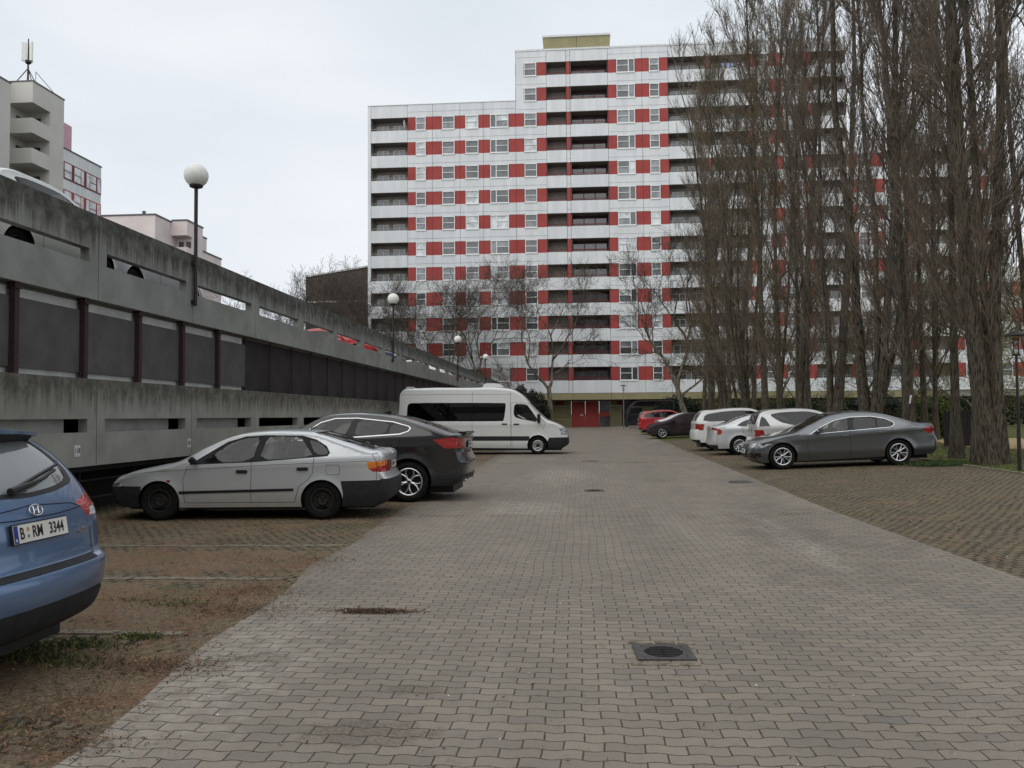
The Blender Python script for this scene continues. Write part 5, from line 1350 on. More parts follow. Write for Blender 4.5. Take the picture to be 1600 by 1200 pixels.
# ---------- 2: anthracite coupe SUV
def coupe_suv():
    T = smooth_poly
    out = [(1.975, 1.355), (1.735, 1.51), (1.46, 1.585), (1.03, 1.59), (.32, 1.514), (.005, 1.425), (-.035, 1.385), (.012, 1.323), (.175, 1.268), (1.13, 1.208), (2.12, 1.158), (2.23, 1.18)]
    ins = [(1.96, 1.35), (1.73, 1.495), (1.46, 1.57), (1.03, 1.575), (.33, 1.50), (.02, 1.415), (-.01, 1.385), (.03, 1.33), (.19, 1.285), (1.13, 1.225), (2.1, 1.175), (2.2, 1.19)]
    gF = [(1.94, 1.34), (1.73, 1.49), (1.46, 1.565), (1.10, 1.57), (1.25, 1.225), (2.10, 1.18), (2.17, 1.195)]; gR = T([(1.00, 1.565), (.38, 1.50), (.46, 1.28), (1.06, 1.235)], 1); gQ = T([(.33, 1.49), (.04, 1.41), (.01, 1.385), (.05, 1.335), (.20, 1.295), (.40, 1.285)], 1)
    dR = [(1.16, 1.21), (.20, 1.265), (.17, 1.10), (.22, .95), (.36, .78), (.42, .40), (1.2, .40)]; dF = [(1.16, 1.21), (2.2, 1.15), (2.3, .95), (2.28, .40), (1.2, .40)]
    sp = dict(W=.99, wb=2.93, wz=.39, ra=.435, xr=-1.08, xf=3.82, xr0=-.1, xf0=2.9, tr=.14, tf=.2, belt=(1.23, 1.12), th=.52, paint='anthracite', ds=.055, flare=.028, sill=.3,
        crease=[(1.05, .0, .016, .05), (.62, .0, -.018, .12)],
        prof=[(-.86, .30, .16, 0), (-1.05, .42, .24, 0), (-1.10, .60, .27, 0), (-1.09, .78, .26, 0), (-1.04, .86, .22, 0), (-1.02, 1.08, .2, 0), (-1.04, 1.24, .16, -.03), (-.96, 1.285, .1, -.06), (-.80, 1.30, .04, -.09), (-.30, 1.46, 0, -.11),
              (.25, 1.615, 0, -.10), (.75, 1.68, 0, -.09), (1.25, 1.695, 0, -.09), (1.65, 1.66, 0, -.09), (2.1, 1.46, -.05, -.08), (2.65, 1.16, -.15, -.07), (3.1, 1.08, -.06, -.10), (3.55, .98, -.12, -.1), (3.78, .82, -.22, -.05), (3.82, .6, -.28, 0), (3.80, .42, -.26, 0), (3.6, .28, -.2, 0)],
        side=[('gF', 'side_window', 'glass', 'dF', gF), ('gR', 'side_window', 'glass_dk', 'dR', gR), ('gQ', 'quarter_window', 'glass_dk', None, gQ), ('trim', 'window_frame', 'black', None, ins), ('chr', 'window_chrome', 'chrome', None, out),
              ('tl', 'tail_light', 'lens_dred', None, [(-.46, 1.165), (-.70, 1.20), (-1.3, 1.20), (-1.3, 1.0), (-.68, 1.0)]), ('hl', 'headlight', 'lens_head', None, [(3.3, .92), (3.9, .9), (3.9, .76), (3.5, .78)]),
              ('cl', 'arch_cladding', 'black', None, [(.52*math.cos(t), .39+.52*math.sin(t)) for t in np.linspace(-.6, PI+.6, 30)]), ('cl2', 'arch_cladding', 'black', None, [(2.93+.52*math.cos(t), .39+.52*math.sin(t)) for t in np.linspace(-.6, PI+.6, 30)]),
              ('sl', 'sill', 'black', None, [(.2, .42), (2.6, .42), (2.6, .1), (.2, .1)]), ('rb', 'rear_bumper', 'black', None, [(-1.5, .52), (-.6, .50), (-.4, .45), (-.4, 0), (-1.5, 0)]),
              ('dF', 'door', 'anthracite', None, dF), ('dR', 'door', 'anthracite', None, dR)],
        strip=[('wr', 'rear_window', 'glass_dk', None, False, [(8.12, -.55), (9.95, -.52), (9.95, .52), (8.12, .55)]), ('wrf', 'rear_window_frame', 'black', None, False, [(8.0, -.60), (10.1, -.56), (10.1, .56), (8.0, .60)]),
               ('ws', 'windscreen', 'glass', None, False, [(13.15, -.62), (14.9, -.72), (14.9, .72), (13.15, .62)]),
               ('tl', 'tail_light', 'lens_dred', None, True, [(5.55, .48), (5.75, .99), (4.62, .99), (4.75, .48)]), ('rb', 'rear_bumper', 'black', None, False, [(0, -1), (0, 1), (1.55, 1), (1.55, -1)]),
               ('hl', 'headlight', 'lens_head', None, True, [(17.5, .5), (18.3, .5), (18.3, .98), (17.5, .98)])])
    c = Car(sp); c.build_body(); root = tag(empty('parked_car'), 'dark coupe SUV with chrome window line, parked behind the silver liftback', 'car', 'cars parked along the deck')
    c.finish(root); wheels(c, root, 'five_y', .375, .262, .27); liner(c, root); cabin(c, root, .3, 2.1, .78)
    seams(c, side=[[(1.16, 1.2), (1.2, .42)], [(.20, 1.26), (.17, 1.10), (.22, .95), (.36, .78)], [(2.2, 1.15), (2.3, .95), (2.28, .4)]], strip=[[(6.4, -.62), (6.4, .62)], [(7.9, .66), (4.2, .70)], [(7.9, -.66), (4.2, -.70)], [(4.2, -.7), (4.2, .7)]])
    handle(c, 0, [('dR', .42, 1.075), ('dF', 1.42, 1.05)], 'anthracite', .22, .035); mirror(c, root, 2.2, 1.18, mat='anthracite')
    P = lambda u, y, o=.02: Vector(c.Pstrip([u], [y], o)[0])
    b = MB(); a = P(10.6, 0, 0); b.prism([(0, 0), (.22, 0), (.05, .06), (0, .065)], -.03, .03, 'Y'); b.build('antenna_fin', MT['black'], root, bev=.01, loc=tuple(a))
    b = MB(); q = P(6.6, 0, .0); b.box(q.x-.06, -.62, q.z-.01, q.x+.12, .62, q.z+.03); b.build('spoiler', PAINT['anthracite'], root, bev=.012)
    for sg in (-1, 1):
        b = MB(); b.lathe([(.036, 0), (.045, .0), (.047, -.03), (.036, -.03), (.034, -.02)], axis='X', n=20); b.tube((-.015, 0, 0), (.1, 0, 0), .037, n=12, m=1); o = b.build('exhaust', [MT['chrome'], MT['gap']], root, smooth=True, loc=(-.99, sg*.60, .40)); o.scale = (1.5, 1.6, 1)
    plate(c, 4.9, 0, root, off=.02)
    b = MB(); b.lathe([(0, 0), (.035, .0), (.04, .012)], axis='X', n=16); o = b.build('emblem', MT['chrome'], root, loc=tuple(P(6.0, 0, .0))); o.rotation_euler = (0, 0, PI)
    place(root, -3.21, 16.47, PI, 2.93); return c
# ---------- 3: blue mini MPV, rear towards the road
def blue_mpv():
    T = smooth_poly
    gF = T([(2.05, 1.0), (1.75, 1.25), (1.45, 1.42), (1.1, 1.46), (1.05, 1.0)], 1); gR = T([(.95, 1.0), (.98, 1.46), (.5, 1.47), (.15, 1.42), (.12, 1.02)], 1); gQ = T([(.02, 1.05), (.04, 1.40), (-.25, 1.34), (-.42, 1.12)], 1)
    tr_ = [(2.15, .98), (1.78, 1.27), (1.47, 1.45), (1.1, 1.49), (.5, 1.50), (.05, 1.45), (-.30, 1.37), (-.48, 1.10), (-.3, 1.03), (1.0, .97)]
    dF = [(1.0, .97), (2.15, .97), (2.25, .7), (2.2, .3), (1.0, .3)]; dR = [(1.0, .97), (.08, 1.0), (.12, .8), (.35, .6), (.42, .3), (1.0, .3)]
    sp = dict(W=.885, wb=2.615, wz=.31, ra=.36, xr=-.75, xf=3.33, xr0=.15, xf0=2.5, tr=.155, tf=.2, belt=(1.0, .93), th=.30, paint='blue', ds=.032, flare=.016, pow=3.2, crown=.30,
        crease=[(.80, .03, .008, .03)],
        prof=[(-.55, .24, .12, 0), (-.70, .32, .2, 0), (-.78, .48, .24, 0), (-.80, .60, .24, 0), (-.785, .665, .22, 0), (-.715, .70, .17, 0), (-.69, .80, .16, 0), (-.68, .92, .16, 0), (-.655, 1.02, .17, 0), (-.60, 1.12, .17, -.01), (-.44, 1.31, .13, -.03), (-.22, 1.48, .08, -.05), (-.06, 1.55, .03, -.06),
              (.2, 1.585, 0, -.065), (.8, 1.60, 0, -.07), (1.3, 1.57, 0, -.07), (1.75, 1.40, -.04, -.07), (2.35, 1.06, -.12, -.06), (2.8, .95, -.08, -.08), (3.15, .78, -.18, -.06), (3.3, .6, -.25, 0), (3.33, .4, -.26, 0), (3.15, .22, -.2, 0)],
        side=[('gF', 'side_window', 'glass', 'dF', gF), ('gR', 'side_window', 'glass_dk', 'dR', gR), ('gQ', 'quarter_window', 'glass_dk', None, gQ), ('trim', 'window_frame', 'black', None, tr_),
              ('tlw', 'tail_light_clear', 'lens_clear', None, [(-.43, 1.005), (-1, 1.005), (-1, .955), (-.45, .955)]), ('tl', 'tail_light', 'lens_red', None, [(-.33, 1.09), (-1, 1.13), (-1, .95), (-.44, .95), (-.42, 1.0)]),
              ('rb', 'lower_bumper', 'blackdull', None, [(-1, .29), (-.36, .27), (-.3, 0), (-1, 0)]), ('dF', 'door', 'blue', None, dF), ('dR', 'door', 'blue', None, dR)],
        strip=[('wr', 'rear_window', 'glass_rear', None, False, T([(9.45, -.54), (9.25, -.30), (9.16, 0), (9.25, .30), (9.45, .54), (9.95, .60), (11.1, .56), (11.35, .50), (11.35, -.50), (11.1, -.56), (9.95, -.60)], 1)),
               ('wrf', 'rear_window_frame', 'black', None, False, T([(9.32, -.60), (9.1, -.3), (9.02, 0), (9.1, .3), (9.32, .60), (9.9, .66), (11.1, .61), (12.0, .59), (12.0, -.59), (11.1, -.61), (9.9, -.66)], 1)),
               ('tlw', 'tail_light_clear', 'lens_clear', None, True, [(7.85, .66), (7.85, .88), (7.3, .88), (7.3, .62)]),
               ('tl', 'tail_light', 'lens_red', None, True, [(8.3, .47), (8.7, .64), (8.95, .80), (8.95, .88), (7.28, .88), (7.28, .58)]),
               ('rf', 'reflector', 'lens_dred', None, True, [(1.9, .745), (2.7, .745), (2.7, .82), (1.9, .82)]),
               ('rb', 'lower_bumper', 'blackdull', None, False, [(0, -.9), (0, .9), (.9, .9), (1.0, .74), (1.8, .70), (2.0, .60), (2.0, -.60), (1.8, -.70), (1.0, -.74), (.9, -.9)]),
               ('ws', 'windscreen', 'glass', None, False, [(15.1, -.60), (16.9, -.70), (16.9, .70), (15.1, .60)])])
    c = Car(sp); c.build_body(); root = tag(empty('parked_car'), 'blue mini MPV seen from behind at the left edge, with rear wiper and roof spoiler', 'car', 'cars parked along the deck')
    c.finish(root); wheels(c, root, 'five', .315, .21, .195); liner(c, root); cabin(c, root, .2, 1.95, .62)
    P = lambda u, y, o=.02: Vector(c.Pstrip([u], [y], o)[0])
    # tailgate recess edges, gaps
    seams(c, strip=[[(4.95, -.60), (4.95, .60)], [(4.95, .60), (6.6, .60)], [(4.95, -.60), (6.6, -.60)], [(8.3, .66), (9.4, .72), (11.2, .66)], [(8.3, -.66), (9.4, -.72), (11.2, -.66)]], side=[[(1.0, .97), (1.0, .3)], [(.08, 1.0), (.12, .8), (.35, .6), (.42, .3)], [(-.45, .70), (-.30, .60)]])
    seams(c, strip=[[(8.0, -.52), (8.35, -.40), (8.5, -.15), (8.62, 0), (8.5, .15), (8.35, .40), (8.0, .52)], [(8.0, -.52), (7.85, -.2), (7.85, .2), (8.0, .52)]], w=.006, name='tailgate_crease')
    seams(c, strip=[[(4.55, -.56), (4.55, .56)]], w=.07, mat='blackdull', name='bumper_strip', off=.004)
    # roof spoiler
    b = MB(); q = [P(12.0, y, .0) for y in np.linspace(-.64, .64, 9)]
    prof = lambda p, k: [(p.x+.22, p.y, p.z+.035), (p.x-.10+k, p.y, p.z+.022), (p.x-.27+k, p.y, p.z-.004), (p.x-.27+k, p.y, p.z-.024), (p.x+.04, p.y, p.z-.03)]
    V = []; F = []
    for i, p in enumerate(q): V += prof(p, .10*abs(i-4)**2/16)
    for i in range(8):
        for j in range(5): F.append((i*5+j, i*5+(j+1) % 5, (i+1)*5+(j+1) % 5, (i+1)*5+j))
    F += [(0, 1, 2, 3, 4), (44, 43, 42, 41, 40)]; b.add(V, F); spo = b.build('spoiler', PAINT['blue'], root, smooth=50)
    b = MB(); V = []; F = []
    for i, p in enumerate(q): k_ = .10*abs(i-4)**2/16; V += [(p.x-.25+k_, p.y*.97, p.z-.022), (p.x-.20+k_, p.y*.96, p.z-.075), (p.x-.02, p.y*.93, p.z-.10), (p.x+.02, p.y*.93, p.z-.028)]
    for i in range(8):
        for j in range(4): F.append((i*4+j, i*4+(j+1) % 4, (i+1)*4+(j+1) % 4, (i+1)*4+j))
    F += [(0, 1, 2, 3), (35, 34, 33, 32)]; b.add(V, F); b.build('spoiler_underside', MT['black'], spo)
    # wiper
    b = MB(); b.path([P(9.32, -.02, .02), P(9.45, -.2, .03), P(9.7, -.42, .03)], .011, 6); b.tube(P(9.22, .14, .02), P(9.36, -.1, .035), .024, .016, 8); b.tube(P(9.32, .06, .018), P(9.95, -.54, .016), .011, n=5); b.build('wiper', MT['black'], root)
    plate(c, 7.05, 0, root, off=.016, text=[('B', -.185, .10), ('RM', -.040, .10), ('3344', .145, .10)])
    o = [o_ for o_ in root.children if o_.name.startswith('number_plate')][-1]
    e = MB(); e.lathe([(0, .0025), (.014, .0025)], (-.128, .022, 0), n=16); e.build('registration_seal', simple('seal_gold', sr(176, 140, 84), .5), o); e = MB(); e.lathe([(0, .0025), (.011, .0025)], (-.128, -.020, 0), n=16); e.build('registration_seal', MT['zinc'], o)
    t = link('lettering', text_mesh('D', .022, MT['plate'], ext=.0004, bold=.001), o); t.location = (-.24, -.035, .0038)
    # emblem: a slanted H in an oval ring
    b = MB(); n = 28
    def ring(a, c_, r): return [Vector((a*math.cos(2*PI*i/n), c_*math.sin(2*PI*i/n), 0)) for i in range(n+1)]
    b.path(ring(.060, .036, 0), .005, 6)
    for pts in ([(-.030, -.022), (-.022, -.005), (-.016, .024)], [(.014, -.024), (.022, .004), (.030, .022)], [(-.022, -.004), (.0, .004), (.022, .004)], [(.018, -.014), (.03, -.018)]): b.path([Vector((x_, y_, 0)) for x_, y_ in pts], .005, 6)
    def onwrap(o_, u, y, off, rear=True):
        up = Vector(c.Pstrip([u+.3], [y], 0)[0]-c.Pstrip([u-.3], [y], 0)[0]).normalized(); lat = -Vector(c.Pstrip([u], [y+.1], 0)[0]-c.Pstrip([u], [y-.1], 0)[0]).normalized()
        n_ = lat.cross(up).normalized(); m = Matrix((lat, up, n_)).transposed().to_4x4(); m.translation = P(u, y, off); o_.matrix_local = m
    onwrap(b.build('emblem', MT['chrome'], root), 8.25, 0, .014)
    onwrap(link('lettering', text_mesh('ix20', .052, MT['chrome'], ext=.002, bold=.001), root), 6.55, -.47, .004)
    onwrap(link('lettering', text_mesh('CRDi', .036, MT['chrome'], ext=.002, bold=.001), root), 6.6, .40, .004)
    b = MB(); b.box(-.04, -.012, 0, .04, .012, .002); onwrap(b.build('green_badge', simple('green_badge', sr(120, 150, 90), .5), root), 6.15, .42, .003)
    place(root, -4.06, 4.99, PI, 2.615); return c
# ---------- 4: grey executive saloon
def grey_saloon():
    T = smooth_poly
    out = [(2.30, .868), (1.94, 1.085), (1.575, 1.24), (1.16, 1.31), (.64, 1.31), (.285, 1.235), (.09, 1.136), (.065, 1.072), (.16, 1.003), (1.83, .913)]
    ins = [(2.25, .88), (1.93, 1.075), (1.57, 1.23), (1.16, 1.298), (.64, 1.298), (.29, 1.225), (.105, 1.13), (.08, 1.075), (.17, 1.012), (1.83, .922)]
    gF = T([(2.05, .92), (1.85, 1.09), (1.56, 1.215), (1.22, 1.28), (1.27, .95)], 1); gR = T([(1.08, 1.29), (.53, 1.27), (.55, .995), (1.14, .962)], 1); gQ = T([(.48, 1.26), (.30, 1.21), (.13, 1.13), (.10, 1.08), (.18, 1.025), (.51, 1.0)], 1)
    dF = [(1.22, .94), (2.3, .86), (2.33, .55), (2.28, .24), (1.24, .24)]; dR = [(1.22, .94), (.14, 1.0), (.18, .82), (.36, .6), (.44, .24), (1.24, .24)]
    sp = dict(W=.93, wb=2.97, wz=.335, ra=.375, xr=-1.10, xf=3.80, xr0=-.1, xf0=2.7, tr=.13, tf=.22, belt=(.98, .87), th=.42, paint='grey', ds=.055, flare=.014,
        crease=[(.895, -.055, .013, .03), (.42, 0, .008, .05)],
        prof=[(-.92, .26, .14, 0), (-1.06, .36, .22, 0), (-1.10, .55, .25, 0), (-1.09, .66, .23, 0), (-1.03, .74, .2, 0), (-1.00, .92, .17, 0), (-.96, 1.05, .12, -.03), (-.80, 1.085, .04, -.07), (-.50, 1.12, .0, -.09), (-.10, 1.26, 0, -.09),
              (.40, 1.41, 0, -.08), (.90, 1.46, 0, -.08), (1.35, 1.45, 0, -.08), (1.62, 1.40, 0, -.075), (2.1, 1.19, -.05, -.07), (2.62, .98, -.14, -.06), (3.0, .91, -.05, -.09), (3.4, .82, -.1, -.11), (3.68, .70, -.2, -.06), (3.79, .52, -.28, 0), (3.80, .34, -.28, 0), (3.62, .18, -.2, 0)],
        side=[('gF', 'side_window', 'glass', 'dF', gF), ('gR', 'side_window', 'glass_dk', 'dR', gR), ('gQ', 'quarter_window', 'glass_dk', None, gQ), ('trim', 'window_frame', 'black', None, ins), ('chr', 'window_chrome', 'chrome', None, out),
              ('tl', 'tail_light', 'lens_dred', None, [(-.62, .93), (-.8, .985), (-1.3, .98), (-1.3, .80), (-.78, .80)]), ('hl', 'headlight', 'lens_head', None, [(3.22, .68), (3.5, .70), (4.0, .66), (4.0, .55), (3.5, .57)]),
              ('fl', 'fog_light', 'black', None, [(3.55, .36), (4, .36), (4, .22), (3.5, .22)]), ('dF', 'door', 'grey', None, dF), ('dR', 'door', 'grey', None, dR)],
        strip=[('wr', 'rear_window', 'glass_dk', None, False, [(8.1, -.58), (9.9, -.55), (9.9, .55), (8.1, .58)]), ('ws', 'windscreen', 'glass', None, False, [(13.05, -.60), (14.95, -.70), (14.95, .70), (13.05, .60)]),
               ('tl', 'tail_light', 'lens_dred', None, True, [(5.7, .45), (5.75, .93), (4.4, .93), (4.6, .45)]),
               ('gr', 'grille', 'black', None, True, [(18.15, .03), (18.9, .04), (18.9, .30), (18.25, .34)]), ('hl', 'headlight', 'lens_head', None, True, [(17.9, .42), (18.6, .42), (18.6, .93), (17.9, .93)]),
               ('in', 'lower_grille', 'black', None, False, [(19.5, -.5), (19.5, .5), (20.1, .5), (20.1, -.5)]), ('fl', 'fog_light', 'black', None, True, [(19.4, .56), (19.4, .9), (20.1, .9), (20.1, .56)])])
    c = Car(sp); c.build_body(); root = tag(empty('parked_car'), 'dark grey saloon with chrome window line, nearest car on the right', 'car', 'cars parked in the right hand bays')
    c.finish(root); wheels(c, root, 'ten', .335, .232, .225); liner(c, root); cabin(c, root, .3, 2.05, .6)
    seams(c, side=[[(1.22, .94), (1.24, .24)], [(2.3, .86), (2.33, .55), (2.28, .24)], [(.14, 1.0), (.18, .82), (.36, .6)]], strip=[[(7.3, -.6), (7.3, .6)], [(7.3, .62), (3.9, .64)], [(7.3, -.62), (3.9, -.64)], [(15.3, .78), (17.8, .62)], [(15.3, -.78), (17.8, -.62)]])
    handle(c, 0, [('dF', 1.38, .83), ('dR', .42, .885)], 'chrome', .19, .026); mirror(c, root, 2.0, .95, mat='grey', size=(.11, .2, .13))
    seams(c, side=[[(2.62, .60), (2.50, .60)]], w=.02, name='side_badge', mat='chrome', off=.006)
    P = lambda u, y, o=.02: Vector(c.Pstrip([u], [y], o)[0])
    b = MB(); b.prism([(0, 0), (.2, 0), (.05, .05), (0, .055)], -.03, .03, 'Y'); b.build('antenna_fin', PAINT['grey'], root, bev=.01, loc=tuple(P(10.3, 0, 0)))
    b = MB(); b.lathe([(0, 0), (.035, .0), (.04, -.012)], axis='X', n=16); b.build('emblem', MT['chrome'], root, loc=tuple(P(17.7, 0, .02)))
    plate(c, 19.2, 0, root, off=.02)
    place(root, 8.33, 23.42, PI, 2.97); return c
# ---------- 5: white long van
def white_van():
    T = smooth_poly
    gl = T([(-.96, 1.36), (-.94, 2.0), (-.80, 2.09), (3.02, 2.06), (3.06, 1.98), (2.98, 1.36), (2.9, 1.32), (-.9, 1.34)], 1)
    dg = T([(3.40, 2.02), (3.36, 1.62), (3.45, 1.45), (4.42, 1.25), (3.95, 1.93), (3.85, 1.99)], 1)
    dF = [(3.26, 2.06), (3.95, 2.04), (4.66, 1.22), (4.60, .98), (4.2, .80), (4.12, .30), (3.3, .30)]
    sp = dict(W=.99, wb=4.325, wz=.35, ra=.42, xr=-1.35, xf=5.56, xr0=-.9, xf0=4.6, tr=.05, tf=.24, belt=(1.30, 1.30), th=.085, paint='white', ds=.07, flare=.018, shoulder=.01, pow=5, crown=.1,
        crease=[(1.18, .0, .014, .05)],
        prof=[(-1.25, .30, .08, 0), (-1.33, .42, .1, 0), (-1.35, .75, .09, 0), (-1.34, 1.3, .08, 0), (-1.31, 2.0, .08, 0), (-1.26, 2.5, .08, -.04), (-1.12, 2.66, .04, -.14), (-.5, 2.70, 0, -.17), (1.5, 2.70, 0, -.17), (2.9, 2.68, 0, -.17),
              (3.35, 2.60, -.02, -.15), (3.75, 2.34, -.06, -.10), (3.98, 2.08, -.1, -.06), (4.38, 1.66, -.16, -.05), (4.80, 1.34, -.22, -.05), (5.1, 1.22, -.14, -.08), (5.38, 1.05, -.2, -.06), (5.52, .82, -.28, 0), (5.56, .6, -.3, 0), (5.56, .42, -.3, 0), (5.3, .22, -.2, 0)],
        side=[('gl', 'side_glazing', 'glass_van', None, gl), ('dg', 'side_window', 'glass', 'dF', dg), ('bnd', 'side_band', 'blackdull', None, [(-1.0, .74), (4.0, .72), (4.0, .54), (-1.0, .55)]),
              ('bF', 'front_bumper', 'blackdull', None, [(4.78, .66), (5.9, .68), (5.9, .50), (5.9, 0), (4.7, 0), (4.7, .5)]), ('hl', 'headlight', 'lens_head', None, [(5.16, 1.10), (5.6, .95), (5.6, .75), (5.28, .76)]),
              ('dF', 'door', 'white', None, dF)],
        strip=[('ws', 'windscreen', 'glass', None, False, [(12.05, -.80), (13.95, -.86), (13.95, .86), (12.05, .80)]), ('bF', 'front_bumper', 'blackdull', None, False, [(17.7, -1), (20, -1), (20, 1), (17.7, 1)]),
               ('gr', 'grille', 'black', None, False, [(16.6, -.42), (16.6, .42), (17.5, .42), (17.5, -.42)]), ('hl', 'headlight', 'lens_head', None, True, [(15.9, .55), (17.3, .52), (17.3, .99), (15.9, .99)])])
    c = Car(sp); c.build_body(); root = tag(empty('parked_van'), 'long white high roof passenger van with black side glazing, nose to the road', 'van')
    c.finish(root); wheels(c, root, 'van', .345, .215, .22); liner(c, root); cabin(c, root, 2.4, 4.3, 1.0, rear=False)
    b = MB(); b.box(-1.2, -.85, .5, 3.2, .85, .9); b.build('cabin_floor', MT['interior'], root)
    seams(c, side=[[(1.70, .30), (1.70, 2.52)], [(3.24, .30), (3.24, 2.52)], [(3.3, .3), (3.26, 2.06), (3.95, 2.04), (4.66, 1.22)], [(4.55, 1.0), (4.62, 1.22)], [(-1.2, 2.42), (3.3, 2.40)]], w=.010)
    handle(c, 0, [('dF', 3.48, 1.20), ('x', 3.0, 1.21)], 'black', .22, .05)
    for sg in (1, -1):
        b = MB(); b.box(4.32, min(sg*1.06, sg*1.28), 1.22, 4.45, max(sg*1.06, sg*1.28), 1.62); b.build('mirror', MT['black'], root, bev=.04); b = MB(); b.tube((4.35, sg*.92, 1.3), (4.38, sg*1.1, 1.35), .03, n=6); b.build('mirror_arm', MT['black'], root)
    b = MB(); b.prism([(2.05, 2.68), (2.10, 2.83), (2.2, 2.87), (2.6, 2.87), (2.85, 2.80), (2.95, 2.68)], -.45, .45, 'Y'); b.build('roof_unit', PAINT['white'], root, bev=.03)
    b = MB(); b.box(-1.0, -.82, 2.695, -.7, -.70, 2.74); b.build('roof_rail', PAINT['white'], root)
    place(root, -5.98, 34.12, 0, 4.325); return c
MT['glass_van'] = mat_glass('van_privacy_glass', .02)
MT['glass_rear'] = mat_glass('rear_glass', .25, dust_sheen=.30, f0=.14)  # pale diffuse mixed in, both dust and painted sky reflection on the pane

# ---------- generic cars for the rest
def generic(label, group, paint, kind, x, y, head, z=None, rim='many', name='parked_car', tail='lens_red', ds=.075, glassm='glass_dk', details=True):
    T = smooth_poly
    K = dict(
     saloon=dict(W=.89, wb=2.63, rr=.32, xr=-.98, xf=3.46, belt=(.97, .87), H=1.41, prof=[(-.85, .24, .12, 0), (-.96, .36, .2, 0), (-.98, .55, .22, 0), (-.95, .70, .2, 0), (-.92, .90, .17, 0), (-.90, 1.0, .12, -.02), (-.76, 1.04, .04, -.06), (-.45, 1.10, 0, -.09), (.05, 1.29, 0, -.09), (.45, 1.39, 0, -.08), (.9, 1.42, 0, -.08), (1.3, 1.39, 0, -.08), (1.8, 1.2, -.05, -.07), (2.35, .95, -.13, -.06), (2.8, .88, -.05, -.09), (3.2, .74, -.14, -.08), (3.42, .56, -.25, 0), (3.46, .38, -.26, 0), (3.3, .2, -.2, 0)],
        gl=[(2.0, .92), (1.7, 1.12), (1.4, 1.24), (1.0, 1.285), (.5, 1.27), (.15, 1.17), (-.12, 1.0), (1.0, .95)], wr=(7.1, 8.9), ws=(11.05, 12.95), tls=[(-.58, .83), (-.65, .93), (-1.2, .93), (-1.2, .72), (-.65, .73)], tlw=[(5.0, .5), (5.0, .9), (3.9, .9), (4.1, .5)], up=4.6),
     compact=dict(W=.86, wb=2.42, rr=.30, xr=-.58, xf=3.02, belt=(1.06, 1.0), H=1.575, prof=[(-.45, .24, .1, 0), (-.54, .34, .16, 0), (-.58, .5, .18, 0), (-.56, .62, .17, 0), (-.51, .70, .13, 0), (-.50, .95, .12, 0), (-.48, 1.08, .11, 0), (-.40, 1.30, .09, -.02), (-.30, 1.47, .07, -.05), (-.12, 1.54, .02, -.07), (.4, 1.575, 0, -.07), (1.0, 1.57, 0, -.07), (1.35, 1.52, 0, -.07), (1.8, 1.34, -.04, -.07), (2.25, 1.08, -.12, -.06), (2.6, .95, -.12, -.07), (2.88, .72, -.2, -.02), (3.0, .5, -.24, 0), (2.98, .35, -.24, 0), (2.85, .22, -.18, 0)],
        gl=[(1.95, 1.08), (1.7, 1.26), (1.42, 1.40), (1.1, 1.47), (.35, 1.47), (-.02, 1.42), (.05, 1.32), (.30, 1.15), (.62, 1.06), (1.1, 1.04)], gq=[(-.04, 1.05), (-.17, 1.30), (-.30, 1.38), (-.42, 1.08), (-.40, 1.045)], wr=(6.15, 8.5), ws=(12.1, 13.9), tls=[(-.26, .94), (-.8, .95), (-.8, .68), (-.20, .68)], tlw=[(5.0, .58), (5.0, .9), (4.05, .9), (4.05, .6)], up=4.9),
     estate=dict(W=.91, wb=2.65, rr=.34, xr=-.93, xf=3.55, belt=(1.13, 1.05), H=1.64, prof=[(-.78, .34, .12, 0), (-.90, .44, .2, 0), (-.93, .60, .22, 0), (-.92, .74, .2, 0), (-.87, .84, .15, 0), (-.84, 1.05, .13, 0), (-.82, 1.15, .12, 0), (-.70, 1.36, .1, -.03), (-.60, 1.49, .08, -.05), (-.52, 1.55, .03, -.07), (0, 1.61, 0, -.08), (.8, 1.65, 0, -.08), (1.4, 1.60, 0, -.08), (1.9, 1.38, -.05, -.07), (2.4, 1.12, -.14, -.06), (2.9, 1.03, -.06, -.1), (3.3, .88, -.15, -.07), (3.52, .65, -.25, 0), (3.55, .45, -.26, 0), (3.35, .28, -.2, 0)],
        gl=[(2.1, 1.12), (1.8, 1.33), (1.4, 1.50), (.9, 1.545), (.2, 1.52), (-.45, 1.43), (-.56, 1.15), (1.0, 1.13)], wr=(6.15, 8.6), ws=(12.1, 13.9), tls=[(-.50, 1.06), (-1.2, 1.08), (-1.2, .82), (-.55, .82)], tlw=[(5.3, .62), (5.3, .95), (4.1, .95), (4.1, .66)], up=4.9))[kind]
    pr = K['prof']
    side = [('gl', 'side_window', glassm, None, T(K['gl'], 1))]
    if 'gq' in K: side.append(('gq', 'quarter_window', glassm, None, K['gq']))
    dl = [(1.05, K['belt'][0]-.03), (2.1, K['belt'][1]-.03), (2.15, .6), (2.1, .3), (1.05, .3)]; dr = [(1.05, K['belt'][0]-.03), (.1, K['belt'][0]-.0), (.15, .75), (.38, .55), (.42, .3), (1.05, .3)]
    if kind == 'compact': dl = [(.56, 1.0), (1.98, 1.0), (2.0, .6), (1.95, .3), (.56, .3)]; dr = None
    side += [('tl', 'tail_light', tail, None, K['tls']), ('hl', 'headlight', 'lens_head', None, [(K['xf']-.5, .74), (K['xf']+.4, .70), (K['xf']+.4, .56), (K['xf']-.4, .60)]), ('dF', 'door', paint, None, dl)]
    if dr: side.append(('dR', 'door', paint, None, dr))
